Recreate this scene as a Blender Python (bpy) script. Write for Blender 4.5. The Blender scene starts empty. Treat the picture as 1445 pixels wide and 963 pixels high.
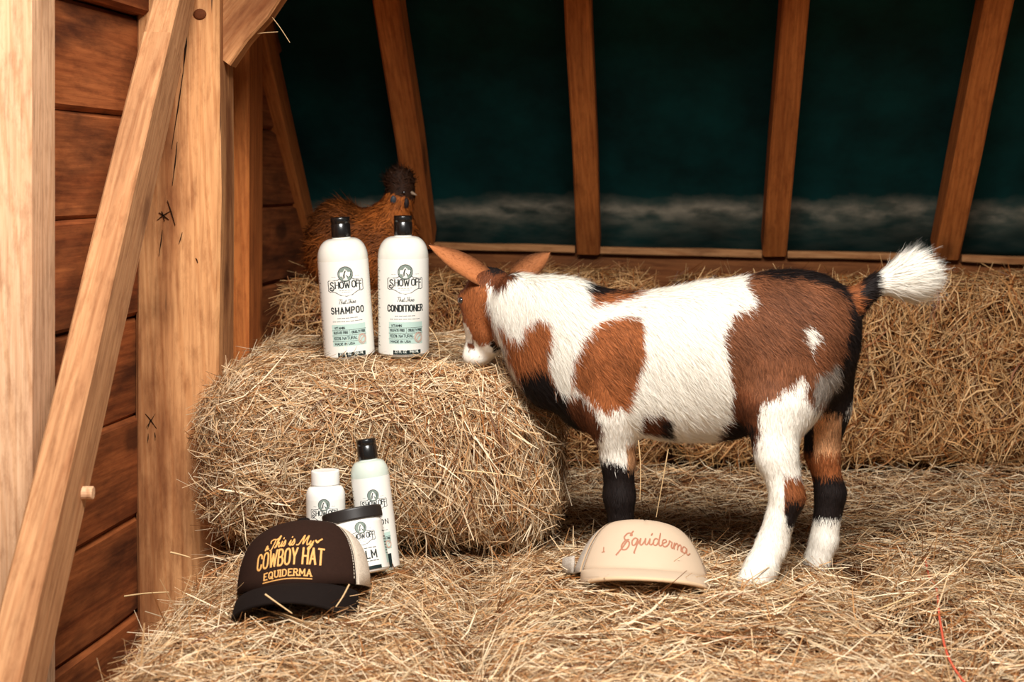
import bpy, bmesh, math, random
import numpy as np
from mathutils import Vector, Matrix

random.seed(7)
RNG = np.random.default_rng(11)
scene = bpy.context.scene
COL = scene.collection

# ------------------------------------------------------------------ camera
F, CX, HZ, CH = 2007.0, 722.5, 250.0, 0.95      # focal length in pixels, centre column, horizon row, camera height
cam_data = bpy.data.cameras.new('camera')
cam_data.sensor_width = 36.0
cam_data.lens = 36.0 * F / 1445.0
cam_data.shift_y = -(481.5 - HZ) / 1445.0
cam_data.clip_start = 0.05
cam_data.dof.use_dof = True
cam_data.dof.focus_distance = 2.22
cam_data.dof.aperture_fstop = 5.6
cam = bpy.data.objects.new('camera', cam_data)
COL.objects.link(cam)
cam.location = (0, 0, CH)
cam.rotation_euler = (math.radians(90), 0, 0)
scene.camera = cam

# ------------------------------------------------------------------ sky, sun, exposure
world = bpy.data.worlds.new('sky')
scene.world = world
world.use_nodes = True
wn = world.node_tree.nodes
wn['Background'].inputs['Color'].default_value = (1.0, 0.96, 0.91, 1)
wn['Background'].inputs['Strength'].default_value = 0.13
# daylight that falls in through the wide open front of the shed
day_data = bpy.data.lights.new('open_front_daylight', 'AREA')
day_data.shape = 'RECTANGLE'
day_data.size = 1.0
day_data.size_y = 0.7
day_data.energy = 80
day_data.color = (1.0, 0.965, 0.915)
day = bpy.data.objects.new('open_front_daylight', day_data)
COL.objects.link(day)
day.location = (0.05, 0.55, 2.25)
day.rotation_euler = (Vector((0.1, 2.2, 0.45)) - Vector(day.location)).to_track_quat('-Z', 'Y').to_euler()
scene.view_settings.view_transform = 'Standard'
scene.view_settings.look = 'None'
scene.view_settings.gamma = 1.0
scene.view_settings.use_curve_mapping = False
scene.view_settings.exposure = 0.40


HEAD = 1.58                                              # underside of the added header that shades the back

# ------------------------------------------------------------------ helpers
def at(px, py, Y):
    """the point that stands at depth Y (metres) where the photograph has pixel px, py"""
    return Vector(((px - CX) * Y / F, Y, CH - (py - HZ) * Y / F))


def srgb(r, g, b, a=1.0):
    f = lambda c: (c / 255 / 12.92) if c / 255 <= 0.04045 else ((c / 255 + 0.055) / 1.055) ** 2.4
    return (f(r), f(g), f(b), a)


def base_matrix(o):
    m = o.matrix_basis.copy()
    while o.parent:
        m = o.parent.matrix_basis @ m
        o = o.parent
    return m


def adopt(o, parent):
    """parent o (built in world space) while it keeps its place"""
    w = o.matrix_basis.copy()
    o.parent = parent
    o.matrix_basis = base_matrix(parent).inverted() @ w
    return o


def link(name, mesh, mat=None, parent=None, matrix=None, smooth=False):
    o = bpy.data.objects.new(name, mesh)
    COL.objects.link(o)
    if mat:
        if not mesh.materials:
            mesh.materials.append(mat)
    if matrix is not None:
        o.matrix_basis = matrix
    if parent:
        adopt(o, parent)
    if smooth:
        mesh.polygons.foreach_set('use_smooth', np.ones(len(mesh.polygons), dtype=bool))
    return o


def tag(o, label, cat, group=None, kind=None):
    if label: o['label'] = label
    if cat: o['category'] = cat
    if group: o['group'] = group
    if kind: o['kind'] = kind
    return o


def thing(name, label, cat, loc=(0, 0, 0), group=None, kind=None):
    o = bpy.data.objects.new(name, None)
    COL.objects.link(o)
    o.empty_display_size = 0.05
    o.location = loc
    return tag(o, label, cat, group, kind)


def np_mesh(name, verts, quads, colors=None, normals=None, tris=None):
    me = bpy.data.meshes.new(name)
    verts = np.asarray(verts, dtype=np.float32)
    parts, sizes = [], []
    if quads is not None and len(quads):
        parts.append(np.asarray(quads, dtype=np.int32).ravel()); sizes.append(np.full(len(quads), 4, dtype=np.int32))
    if tris is not None and len(tris):
        parts.append(np.asarray(tris, dtype=np.int32).ravel()); sizes.append(np.full(len(tris), 3, dtype=np.int32))
    loops = np.concatenate(parts); sz = np.concatenate(sizes)
    me.vertices.add(len(verts)); me.vertices.foreach_set('co', verts.ravel())
    me.loops.add(len(loops)); me.loops.foreach_set('vertex_index', loops)
    me.polygons.add(len(sz))
    me.polygons.foreach_set('loop_start', np.concatenate([[0], np.cumsum(sz)[:-1]]).astype(np.int32))
    me.polygons.foreach_set('loop_total', sz)
    me.update(calc_edges=True)
    if colors is not None:
        a = me.color_attributes.new('Col', 'FLOAT_COLOR', 'POINT')
        c = np.ones((len(verts), 4), dtype=np.float32); c[:, :3] = colors
        a.data.foreach_set('color', c.ravel())
    if normals is not None:
        me.polygons.foreach_set('use_smooth', np.ones(len(sz), dtype=bool))
        me.normals_split_custom_set_from_vertices(np.asarray(normals, dtype=np.float32).tolist())
    return me


_TAB = np.random.default_rng(5).random((32, 32, 32)).astype(np.float32)


def vnoise(p, scale=1.0, seed=0.0):
    """smooth value noise in [-1, 1]"""
    q = np.asarray(p, dtype=np.float64) * scale + np.array([seed * 7.13, seed * 3.71, seed * 5.37])
    i = np.floor(q).astype(int); f = q - i; f = f * f * (3 - 2 * f); i &= 31; j = (i + 1) & 31
    x, y, z = f[..., 0], f[..., 1], f[..., 2]
    def g(a, b, c): return _TAB[a, b, c]
    i0, i1, i2 = i[..., 0], i[..., 1], i[..., 2]; j0, j1, j2 = j[..., 0], j[..., 1], j[..., 2]
    r = ((g(i0, i1, i2) * (1 - x) + g(j0, i1, i2) * x) * (1 - y) + (g(i0, j1, i2) * (1 - x) + g(j0, j1, i2) * x) * y) * (1 - z) + \
        ((g(i0, i1, j2) * (1 - x) + g(j0, i1, j2) * x) * (1 - y) + (g(i0, j1, j2) * (1 - x) + g(j0, j1, j2) * x) * y) * z
    return r * 2 - 1


def unit(v):
    return v / np.maximum(np.linalg.norm(v, axis=-1, keepdims=True), 1e-9)


# ------------------------------------------------------------------ materials
def new_mat(name):
    m = bpy.data.materials.new(name); m.use_nodes = True
    nt = m.node_tree
    return m, nt, nt.nodes['Principled BSDF']


def plain(name, col, rough=0.6, spec=0.4, noise=0.0, nscale=60.0, bump=0.0, bscale=400.0, coat=0.0, sheen=0.0, metal=0.0, sss=0.0):
    m, nt, b = new_mat(name)
    N, L = nt.nodes.new, nt.links.new
    b.inputs['Base Color'].default_value = col
    b.inputs['Roughness'].default_value = rough
    b.inputs['Specular IOR Level'].default_value = spec
    b.inputs['Coat Weight'].default_value = coat
    b.inputs['Sheen Weight'].default_value = sheen
    b.inputs['Metallic'].default_value = metal
    if sss:
        b.inputs['Subsurface Weight'].default_value = sss
        b.inputs['Subsurface Radius'].default_value = (0.01, 0.008, 0.006)
    tc = N('ShaderNodeTexCoord')
    if noise:
        t = N('ShaderNodeTexNoise'); t.inputs['Scale'].default_value = nscale; t.inputs['Detail'].default_value = 5
        L(tc.outputs['Object'], t.inputs['Vector'])
        mx = N('ShaderNodeMix'); mx.data_type = 'RGBA'
        mx.inputs['A'].default_value = tuple(c * (1 - noise) for c in col[:3]) + (1,)
        mx.inputs['B'].default_value = tuple(min(1, c * (1 + noise)) for c in col[:3]) + (1,)
        L(t.outputs['Fac'], mx.inputs['Factor']); L(mx.outputs['Result'], b.inputs['Base Color'])
    if bump:
        t = N('ShaderNodeTexNoise'); t.inputs['Scale'].default_value = bscale; t.inputs['Detail'].default_value = 3
        L(tc.outputs['Object'], t.inputs['Vector'])
        bp = N('ShaderNodeBump'); bp.inputs['Strength'].default_value = bump; bp.inputs['Distance'].default_value = 0.002
        L(t.outputs['Fac'], bp.inputs['Height']); L(bp.outputs['Normal'], b.inputs['Normal'])
    return m


def wood(name, light, mid, dark, rings=9.0, fine=1.0, knots=0.5, dirt=0.35, dirt_col=None, crack=0.0, rough=0.78, bump=0.35, dirt_lo=0.46):
    """grain runs along the object's local x"""
    m, nt, b = new_mat(name)
    N, L = nt.nodes.new, nt.links.new
    tc = N('ShaderNodeTexCoord'); info = N('ShaderNodeObjectInfo')
    off = N('ShaderNodeVectorMath'); off.operation = 'SCALE'; off.inputs[0].default_value = (13.1, 3.7, 5.3)
    L(info.outputs['Random'], off.inputs['Scale'])
    add = N('ShaderNodeVectorMath'); L(tc.outputs['Object'], add.inputs[0]); L(off.outputs[0], add.inputs[1])
    V = add.outputs[0]
    def mapped(s):
        mp = N('ShaderNodeMapping'); mp.inputs['Scale'].default_value = s; L(V, mp.inputs['Vector']); return mp.outputs['Vector']
    def ramp(src, stops):
        r = N('ShaderNodeValToRGB'); L(src, r.inputs['Fac'])
        el = r.color_ramp.elements
        while len(el) < len(stops): el.new(0.5)
        for e, (p, c) in zip(el, stops): e.position = p; e.color = c
        return r.outputs['Color']
    def mix(kind, fac, a, bb):
        x = N('ShaderNodeMix'); x.data_type = 'RGBA'; x.blend_type = kind
        if isinstance(fac, float): x.inputs['Factor'].default_value = fac
        else: L(fac, x.inputs['Factor'])
        for s, v in (('A', a), ('B', bb)):
            if isinstance(v, tuple): x.inputs[s].default_value = v
            else: L(v, x.inputs[s])
        return x.outputs['Result']
    # growth rings
    w = N('ShaderNodeTexWave'); w.wave_type = 'BANDS'; w.bands_direction = 'DIAGONAL'
    w.inputs['Scale'].default_value = rings; w.inputs['Distortion'].default_value = 7.0
    w.inputs['Detail'].default_value = 3; w.inputs['Detail Scale'].default_value = 0.9; w.inputs['Detail Roughness'].default_value = 0.55
    L(mapped((0.30, 4.0, 4.0)), w.inputs['Vector'])
    c = ramp(w.outputs['Fac'], [(0.0, tuple(0.35 * a + 0.65 * q for a, q in zip(mid, light))), (0.5, light), (0.8, light), (1.0, tuple(0.7 * a + 0.3 * q for a, q in zip(mid, light)))])
    # fine fibres
    n = N('ShaderNodeTexNoise'); n.inputs['Scale'].default_value = 1.0; n.inputs['Detail'].default_value = 6; n.inputs['Roughness'].default_value = 0.65
    L(mapped((7, 190 * fine, 190 * fine)), n.inputs['Vector'])
    c = mix('MULTIPLY', 0.75, c, ramp(n.outputs['Fac'], [(0.30, (0.58, 0.50, 0.44, 1)), (0.56, (1, 1, 1, 1))]))
    # blotches
    n2 = N('ShaderNodeTexNoise'); n2.inputs['Scale'].default_value = 1.0; n2.inputs['Detail'].default_value = 5; n2.inputs['Roughness'].default_value = 0.6
    L(mapped((3.6, 15, 15)), n2.inputs['Vector'])
    dc = dirt_col or tuple(x * 0.4 for x in dark[:3]) + (1,)
    f2 = N('ShaderNodeMapRange'); f2.inputs['From Min'].default_value = dirt_lo; f2.inputs['From Max'].default_value = dirt_lo + 0.24; f2.inputs['To Max'].default_value = dirt
    L(n2.outputs['Fac'], f2.inputs['Value'])
    c = mix('MIX', f2.outputs['Result'], c, dc)
    n3 = N('ShaderNodeTexNoise'); n3.inputs['Scale'].default_value = 1.0; n3.inputs['Detail'].default_value = 8; n3.inputs['Roughness'].default_value = 0.7
    L(mapped((22, 75, 75)), n3.inputs['Vector'])
    c = mix('MULTIPLY', 0.8, c, ramp(n3.outputs['Fac'], [(0.30, (0.62, 0.54, 0.48, 1)), (0.52, (1, 1, 1, 1)), (0.72, (1.0, 1.0, 1.0, 1))]))
    n4 = N('ShaderNodeTexNoise'); n4.inputs['Scale'].default_value = 1.0; n4.inputs['Detail'].default_value = 3
    L(mapped((1.1, 34, 34)), n4.inputs['Vector'])
    c = mix('MULTIPLY', min(1.0, 0.35 + dirt * 0.5), c, ramp(n4.outputs['Fac'], [(0.34, (0.60, 0.48, 0.40, 1)), (0.55, (1, 1, 1, 1))]))
    # knots
    if knots:
        nk = N('ShaderNodeTexNoise'); nk.inputs['Scale'].default_value = 30; nk.inputs['Detail'].default_value = 2
        L(V, nk.inputs['Vector'])
        va = N('ShaderNodeVectorMath'); va.operation = 'SCALE'; va.inputs['Scale'].default_value = 0.02
        L(nk.outputs['Color'], va.inputs[0])
        vb = N('ShaderNodeVectorMath'); L(va.outputs[0], vb.inputs[0]); L(V, vb.inputs[1])
        mp = N('ShaderNodeMapping'); mp.inputs['Scale'].default_value = (4.2, 8.5, 8.5); L(vb.outputs[0], mp.inputs['Vector'])
        vo = N('ShaderNodeTexVoronoi'); vo.inputs['Scale'].default_value = 1.0; vo.inputs['Randomness'].default_value = 1.0
        L(mp.outputs[0], vo.inputs['Vector'])
        kf = ramp(vo.outputs['Distance'], [(0.0, (1, 1, 1, 1)), (0.13, (0.9, 0.9, 0.9, 1)), (0.20, (0.3, 0.3, 0.3, 1)), (0.30, (0, 0, 0, 1))])
        km = N('ShaderNodeMath'); km.operation = 'MULTIPLY'; km.inputs[1].default_value = knots; L(kf, km.inputs[0])
        c = mix('MIX', km.outputs[0], c, tuple(x * 0.45 for x in dark[:3]) + (1,))
    height = n.outputs['Fac']
    if crack:
        nc = N('ShaderNodeTexNoise'); nc.inputs['Scale'].default_value = 1.0; nc.inputs['Detail'].default_value = 2
        L(mapped((2.3, 46, 46)), nc.inputs['Vector'])
        cf = ramp(nc.outputs['Fac'], [(0.0, (0, 0, 0, 1)), (0.722, (0, 0, 0, 1)), (0.732, (crack, crack, crack, 1)), (1.0, (crack, crack, crack, 1))])
        c = mix('MIX', cf, c, (0.015, 0.006, 0.003, 1))
    L(c, b.inputs['Base Color'])
    b.inputs['Roughness'].default_value = rough
    b.inputs['Specular IOR Level'].default_value = 0.25
    bp = N('ShaderNodeBump'); bp.inputs['Strength'].default_value = bump; bp.inputs['Distance'].default_value = 0.0015
    L(height, bp.inputs['Height']); L(bp.outputs['Normal'], b.inputs['Normal'])
    return m


def strand_mat(name, rough=0.6, spec=0.25, transl=0.0, gain=1.0):
    m, nt, b = new_mat(name)
    a = nt.nodes.new('ShaderNodeVertexColor'); a.layer_name = 'Col'
    nt.links.new(a.outputs['Color'], b.inputs['Base Color'])
    b.inputs['Roughness'].default_value = rough
    b.inputs['Specular IOR Level'].default_value = spec
    if transl:
        t = nt.nodes.new('ShaderNodeBsdfTranslucent'); nt.links.new(a.outputs['Color'], t.inputs['Color'])
        mx = nt.nodes.new('ShaderNodeMixShader'); mx.inputs[0].default_value = transl
        nt.links.new(b.outputs[0], mx.inputs[1]); nt.links.new(t.outputs[0], mx.inputs[2])
        nt.links.new(mx.outputs[0], nt.nodes['Material Output'].inputs['Surface'])
    return m


M_NEW = wood('new_pine', srgb(228, 184, 146), srgb(214, 164, 122), srgb(186, 124, 76), rings=7, knots=0.55, dirt=0.10, fine=0.9)
M_BRACE = wood('brace_pine', srgb(196, 144, 100), srgb(178, 122, 80), srgb(140, 80, 46), rings=6, knots=0.7, dirt=0.25)
M_POST = wood('hewn_post', srgb(214, 156, 104), srgb(192, 130, 80), srgb(110, 58, 26), rings=6, knots=0.75, dirt=0.85, dirt_col=srgb(122, 66, 32), crack=0.9, dirt_lo=0.43)
M_PLANK = wood('wall_plank', srgb(172, 98, 52), srgb(146, 80, 40), srgb(76, 36, 16), rings=5, knots=0.8, dirt=0.85, dirt_col=srgb(58, 26, 11), dirt_lo=0.44)
M_RAFTER = wood('rafter_wood', srgb(214, 128, 64), srgb(194, 108, 50), srgb(110, 58, 24), rings=6, knots=0.6, dirt=0.35, dirt_col=srgb(100, 50, 22))
M_SILL = wood('sill_wood', srgb(150, 92, 50), srgb(126, 72, 36), srgb(78, 42, 20), rings=5, knots=0.5, dirt=0.6, dirt_col=srgb(60, 32, 16))
M_BATTEN = wood('batten_wood', srgb(206, 150, 100), srgb(184, 124, 76), srgb(130, 78, 40), rings=6, knots=0.4, dirt=0.3)
M_MARK = plain('carved_mark', (0.02, 0.009, 0.004, 1), 0.9, 0.1)


# ------------------------------------------------------------------ timber
def beam_mesh(length, w, h, seg=6, wob=0.0015, bev=0.004, seed=0, end_cut=0.0):
    """chamfered timber: x from 0 to length, y within w, z within h"""
    r = random.Random(seed)
    prof = [(-w/2+bev, -h/2), (w/2-bev, -h/2), (w/2, -h/2+bev), (w/2, h/2-bev), (w/2-bev, h/2), (-w/2+bev, h/2), (-w/2, h/2-bev), (-w/2, -h/2+bev)]
    V, Q = [], []
    for i in range(seg + 1):
        x = length * i / seg
        dy, dz = r.uniform(-wob, wob), r.uniform(-wob, wob)
        for (y, z) in prof:
            xe = x + (end_cut * z / h if i == 0 else 0)
            V.append((xe, y + dy + r.uniform(-wob, wob) * .4, z + dz + r.uniform(-wob, wob) * .4))
    for i in range(seg):
        for k in range(8):
            a, b = i * 8 + k, i * 8 + (k + 1) % 8
            Q.append((a, b, b + 8, a + 8))
    me = bpy.data.meshes.new('timber')
    e = seg * 8
    faces = [tuple(reversed(q)) for q in Q] + [tuple(range(8)), tuple(reversed([e + k for k in range(8)]))]
    me.from_pydata(V, [], faces); me.update()
    bm = bmesh.new(); bm.from_mesh(me); bmesh.ops.recalc_face_normals(bm, faces=bm.faces); bm.to_mesh(me); bm.free()
    return me


def frame_matrix(p0, p1, up):
    x = (Vector(p1) - Vector(p0)).normalized()
    z = (Vector(up) - x * x.dot(Vector(up))).normalized()
    y = z.cross(x)
    m = Matrix((x, y, z)).transposed().to_4x4()
    m.translation = Vector(p0)
    return m


def beam(name, p0, p1, w, h, up, mat, parent=None, **kw):
    """timber from p0 to p1; h is measured along up, w across"""
    me = beam_mesh((Vector(p1) - Vector(p0)).length, w, h, **kw)
    return link(name, me, mat, parent, frame_matrix(p0, p1, up))


# ------------------------------------------------------------------ the shed
me = bpy.data.meshes.new('floor')
bm = bmesh.new()
bmesh.ops.create_grid(bm, x_segments=30, y_segments=30, size=5)
for v in bm.verts: v.co.z = 0.004 * math.sin(v.co.x * 9) * math.cos(v.co.y * 7)
bm.to_mesh(me); bm.free()
floor = link('floor', me, plain('trodden_earth', srgb(176, 142, 104), 0.95, 0.1, noise=0.45, nscale=14, bump=0.6, bscale=60))
floor.location = (0, 1.0, -0.006)
tag(floor, 'trodden straw-coloured earth floor of the shed', None, kind='structure')

WD = Vector((0.148, 1.0, 0)).normalized()            # the left wall runs back along this
WN = Vector((WD.y, -WD.x, 0))                        # towards the room
def wall_pt(Y, z, off=0.0):
    p = Vector((-0.622 + 0.148 * (Y - 2.35), Y, z)) + WN * off
    return p
wall_left = thing('wall_left', 'left wall of dark orange weathered horizontal planks', None, wall_pt(2.0, 0), kind='structure')
seams = [0.0, 0.068, 0.228, 0.388, 0.554, 0.718, 0.885, 1.0506, 1.216, 1.40, 1.57, 1.74, 1.91, 2.08]
for i in range(len(seams) - 1):
    z0, z1 = seams[i], seams[i + 1]
    prot = [0.010, 0.002, 0.0, 0.003, -0.001, 0.002, 0.0, 0.002, 0.022, 0.0, 0.0, 0.0, 0.0][i]
    zc = (z0 + z1) / 2
    beam('plank', wall_pt(1.965, zc, -0.02 + prot), wall_pt(3.36, zc, -0.02 + prot), 0.04, z1 - z0 - 0.001, (0, 0, 1), M_PLANK, wall_left, seg=5, bev=0.007, wob=0.002, seed=i)

beam('backing_board', wall_pt(1.97, 1.04, -0.055), wall_pt(3.36, 1.04, -0.055), 0.02, 2.06, (0, 0, 1), M_PLANK, wall_left, seg=2, wob=0.0)

# corner post of pale new timber, at the front end of the wall
cp = thing('timber_post', 'pale planed pine post at the left edge of the picture', 'post', (-0.7, 1.9, 0))
beam('shaft', (-0.69, 1.8985, 0), (-0.69, 1.8985, 2.4), 0.0975, 0.13, (1, 0, 0), M_NEW, cp, bev=0.003, wob=0.0004, seg=4)
beam('jamb_strip', (-0.775, 1.86, 0), (-0.775, 1.86, 2.4), 0.08, 0.036, (1, 0, 0), M_NEW, cp, bev=0.003, wob=0.0004, seg=4)

# hewn post
hp = thing('timber_post', 'weathered hewn post with cracks and a carved cross beside the stacked hay bale', 'post', (-0.552, 2.413, 0))
beam('shaft', (-0.552, 2.413, 0), (-0.552, 2.413, 2.3), 0.126, 0.138, (1, 0, 0), M_POST, hp, bev=0.006, wob=0.002, seg=10, seed=3)
def mark(strokes, Y, parent, name='carved_mark', w=0.0016):
    V, Fc = [], []
    for (x0, y0, x1, y1) in strokes:
        a, b = at(x0, y0, Y), at(x1, y1, Y); d = (b - a).normalized(); s = Vector((-d.z, 0, d.x)) * w / 2
        k = len(V); o = Vector((0, -0.0006, 0)); i = Vector((0, 0.004, 0))
        mid = (a + b) / 2 + s * 0.8
        V += [a + i, a + o, mid + s + o, b + o, b + i, mid - s + o, mid + i]
        Fc += [(k+1, k+5, k+3, k+2), (k, k+1, k+2, k+6), (k+6, k+2, k+3, k+4), (k, k+6, k+5, k+1), (k+6, k+4, k+3, k+5)]
    me = bpy.data.meshes.new(name); me.from_pydata([tuple(v) for v in V], [], Fc); me.update()
    return link(name, me, M_MARK, parent)
mark([(205, 584, 221, 605), (219, 584, 206, 604), (212, 592, 208, 606)], 2.3475, hp)
for q in ((209, 612, 208, 626), (218, 610, 219, 622)): mark([q], 2.3475, hp, 'split_crack')
mark([(228, 298, 232, 312), (221, 311, 240, 298), (224, 300, 238, 310)], 2.3475, hp, 'knot_crack')
for q in ((236, 283, 247, 318), (229, 325, 224, 362), (257, 328, 252, 345), (276, 364, 279, 371)): mark([q], 2.3475, hp, 'split_crack')
mark([(264, 20, 258, 108)], 2.3475, hp, 'split_crack', w=0.004)
mark([(259, 96, 242, 210), (250, 200, 243, 262)], 2.3475, hp, 'split_crack', w=0.0022)
me = bpy.data.meshes.new('knot'); bm = bmesh.new()
bmesh.ops.create_uvsphere(bm, u_segments=14, v_segments=8, radius=1)
for v in bm.verts: v.co = Vector((v.co.x * 0.011, v.co.y * 0.003, v.co.z * 0.009))
bm.to_mesh(me); bm.free()
k = link('knot', me, plain('knot_wood', srgb(96, 48, 20), 0.8, 0.2, noise=0.4, nscale=300), hp, Matrix.Translation(at(282, 20, 2.3485)), smooth=True)

# knee brace from the hewn post up to the roof
kb = thing('knee_brace', 'short rough knee brace rising right from the hewn post into the roof', 'brace', at(318, 60, 2.35))
p0 = at(300, 72, 2.41); p1 = at(455, -130, 2.41)
beam('strut', p0, p1, 0.05, 0.088, (-1, 0, 1), M_POST, kb, bev=0.004, wob=0.002, seg=6, seed=9)

# long brace that leans along the left wall
lb = thing('wall_brace', 'long slanting pine brace with a wooden peg leaning in front of the plank wall', 'brace', (-0.62, 1.72, 0.3))
def brace_axis(t):                                   # t = 0 top, 1 bottom
    a = Vector((-0.5432, 2.2097, 1.145)); b = Vector((-0.5707, 1.6234, 0.358))
    return a + (b - a) * t
top, bot = brace_axis(-0.45), brace_axis(1.2)
beam('strut', brace_axis(0.0), bot, 0.0435, 0.090, (0, -1, 0.65), M_BRACE, lb, bev=0.003, wob=0.0008, seg=8, seed=5)
beam('upper_end', top, brace_axis(0.001), 0.042, 0.080, (0, -1, 0.65), M_BRACE, lb, bev=0.003, wob=0.0012, seg=4, seed=6)
def cyl_mesh(name, r, length, n=16, bev=0.001):
    rings = [(0, r), (length - bev, r), (length, r - bev)]
    V, Fc = [], []
    for (z, rr) in rings:
        for k in range(n): V.append((rr * math.cos(2*math.pi*k/n), rr * math.sin(2*math.pi*k/n), z))
    for j in range(len(rings) - 1):
        for k in range(n): Fc.append((j*n+k, j*n+(k+1) % n, (j+1)*n+(k+1) % n, (j+1)*n+k))
    Fc.append(tuple(range(2*n, 3*n))); Fc.append(tuple(reversed(range(n))))
    me = bpy.data.meshes.new(name); me.from_pydata(V, [], Fc); me.update(); return me
pg = at(96, 696, 1.795)
link('peg', cyl_mesh('peg', 0.0085, 0.032), M_NEW, lb, Matrix.Translation(pg) @ Matrix.Rotation(math.radians(90), 4, 'Y'))

# stud behind the hewn post
st = thing('timber_post', 'narrow orange stud in the shadow just behind the hewn post', 'post', (-0.5, 2.8, 0))
sx0, sx1 = at(331, 0, 2.72).x, at(351, 0, 2.72).x
beam('shaft', (sx1 - 0.03, 2.80, 0), (sx1 - 0.03, 2.80, 1.55), 0.15, 0.06, (1, 0, 0), M_RAFTER, st, bev=0.003, wob=0.001, seg=5, seed=12)

# roof slope: rafters and green sheet
RU = Vector((-0.0617, -0.669, 0.743)).normalized()   # up the slope
RX = Vector((1, -0.0922, 0)).normalized()
RN = RX.cross(RU).normalized()                       # outwards (up and back)
if RN.z < 0: RN = -RN
ceiling = thing('ceiling', 'sloping roof of orange rafters over a dark green sheet', None, (0.5, 3.2, 0.8), kind='structure')
def plate_Y(px): return 3.27 - 0.0922 * ((px - CX) * 3.2 / F)
for i, (px, py, wpx) in enumerate([(421, 348, 36), (596, 352, 33), (829, 359, 33), (1092, 363, 33), (1336, 368, 35), (1585, 373, 34), (1830, 378, 34)]):
    Y = plate_Y(px); b0 = at(px, py, Y)
    beam('rafter', b0 + RN * 0.035, b0 + RN * 0.035 + RU * 2.2, wpx * Y / F, 0.07, RN, M_RAFTER, ceiling, seg=7, bev=0.004, wob=0.002, seed=20 + i)

def sheet_mat():
    m, nt, b = new_mat('green_sheet')
    N, L = nt.nodes.new, nt.links.new
    tc = N('ShaderNodeTexCoord'); sep = N('ShaderNodeSeparateXYZ'); L(tc.outputs['Object'], sep.inputs[0])
    n = N('ShaderNodeTexNoise'); n.inputs['Scale'].default_value = 5; n.inputs['Detail'].default_value = 7; n.inputs['Roughness'].default_value = 0.62
    L(tc.outputs['Object'], n.inputs['Vector'])
    n2 = N('ShaderNodeTexNoise'); n2.inputs['Scale'].default_value = 30; n2.inputs['Detail'].default_value = 6
    mp2 = N('ShaderNodeMapping'); mp2.inputs['Scale'].default_value = (0.45, 1.0, 1.0); L(tc.outputs['Object'], mp2.inputs['Vector']); L(mp2.outputs[0], n2.inputs['Vector'])
    r = N('ShaderNodeValToRGB'); L(n.outputs['Fac'], r.inputs['Fac'])
    r.color_ramp.elements[0].position = 0.32; r.color_ramp.elements[0].color = srgb(5, 38, 37)
    r.color_ramp.elements[1].position = 0.70; r.color_ramp.elements[1].color = srgb(10, 70, 69)
    # mould band near the lower edge: local y (up the slope) warped by noise
    ad = N('ShaderNodeMath'); ad.operation = 'MULTIPLY_ADD'; ad.inputs[1].default_value = 0.10; L(n.outputs['Fac'], ad.inputs[0]); L(sep.outputs['Y'], ad.inputs[2])
    ad2 = N('ShaderNodeMath'); ad2.operation = 'MULTIPLY_ADD'; ad2.inputs[1].default_value = 0.03; L(n2.outputs['Fac'], ad2.inputs[0]); L(ad.outputs[0], ad2.inputs[2])
    ad3 = N('ShaderNodeMath'); ad3.inputs[1].default_value = 0.105; L(ad2.outputs[0], ad3.inputs[0]); ad2 = ad3
    br = N('ShaderNodeValToRGB'); L(ad2.outputs[0], br.inputs['Fac'])
    el = br.color_ramp.elements
    while len(el) < 6: el.new(0.5)
    for e, (p, v) in zip(el, [(0.0, 0.02), (0.13, 0.12), (0.172, 0.30), (0.196, 0.85), (0.214, 0.30), (0.235, 0.0)]):
        e.position = p; e.color = (v, v, v, 1)
    gr = N('ShaderNodeMapRange'); gr.inputs['From Min'].default_value = 0.36; gr.inputs['From Max'].default_value = 0.62; gr.inputs['To Min'].default_value = 0.25
    L(n2.outputs['Fac'], gr.inputs['Value'])
    mm = N('ShaderNodeMath'); mm.operation = 'MULTIPLY'; L(br.outputs['Color'], mm.inputs[0]); L(gr.outputs['Result'], mm.inputs[1])
    mx = N('ShaderNodeMix'); mx.data_type = 'RGBA'; L(mm.outputs[0], mx.inputs['Factor']); L(r.outputs['Color'], mx.inputs['A']); mx.inputs['B'].default_value = srgb(188, 180, 160)
    L(mx.outputs['Result'], b.inputs['Base Color'])
    b.inputs['Roughness'].default_value = 0.8; b.inputs['Specular IOR Level'].default_value = 0.2
    bp = N('ShaderNodeBump'); bp.inputs['Strength'].default_value = 0.3; bp.inputs['Distance'].default_value = 0.003
    L(n2.outputs['Fac'], bp.inputs['Height']); L(bp.outputs['Normal'], b.inputs['Normal'])
    return m
nx, ny = 90, 50
X = np.linspace(-0.85, 2.6, nx); S = np.linspace(-0.16, 2.35, ny)
gx, gs = np.meshgrid(X, S, indexing='ij')
pts = np.stack([gx, gs, np.zeros_like(gx)], -1)
bulge = -0.016 * np.exp(-((gs + 0.03) / 0.07) ** 2) + 0.006 * vnoise(pts, 3.0) + 0.03 * np.clip(-0.11 - gs, 0, 1)
V = np.stack([gx, gs, bulge], -1).reshape(-1, 3)
idx = np.arange(nx * ny).reshape(nx, ny)
Q = np.stack([idx[:-1, :-1], idx[1:, :-1], idx[1:, 1:], idx[:-1, 1:]], -1).reshape(-1, 4)
me = np_mesh('roof_sheet', V, Q)
org = at(829, 340, plate_Y(829)) + RN * 0.088
org = org - RX * org.x / RX.x
mtx = Matrix((RX, RU, RN)).transposed().to_4x4(); mtx.translation = org
o = link('roof_sheet', me, sheet_mat(), ceiling, mtx, smooth=True)
md = o.modifiers.new('thick', 'SOLIDIFY'); md.thickness = 0.004; md.offset = 1

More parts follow.
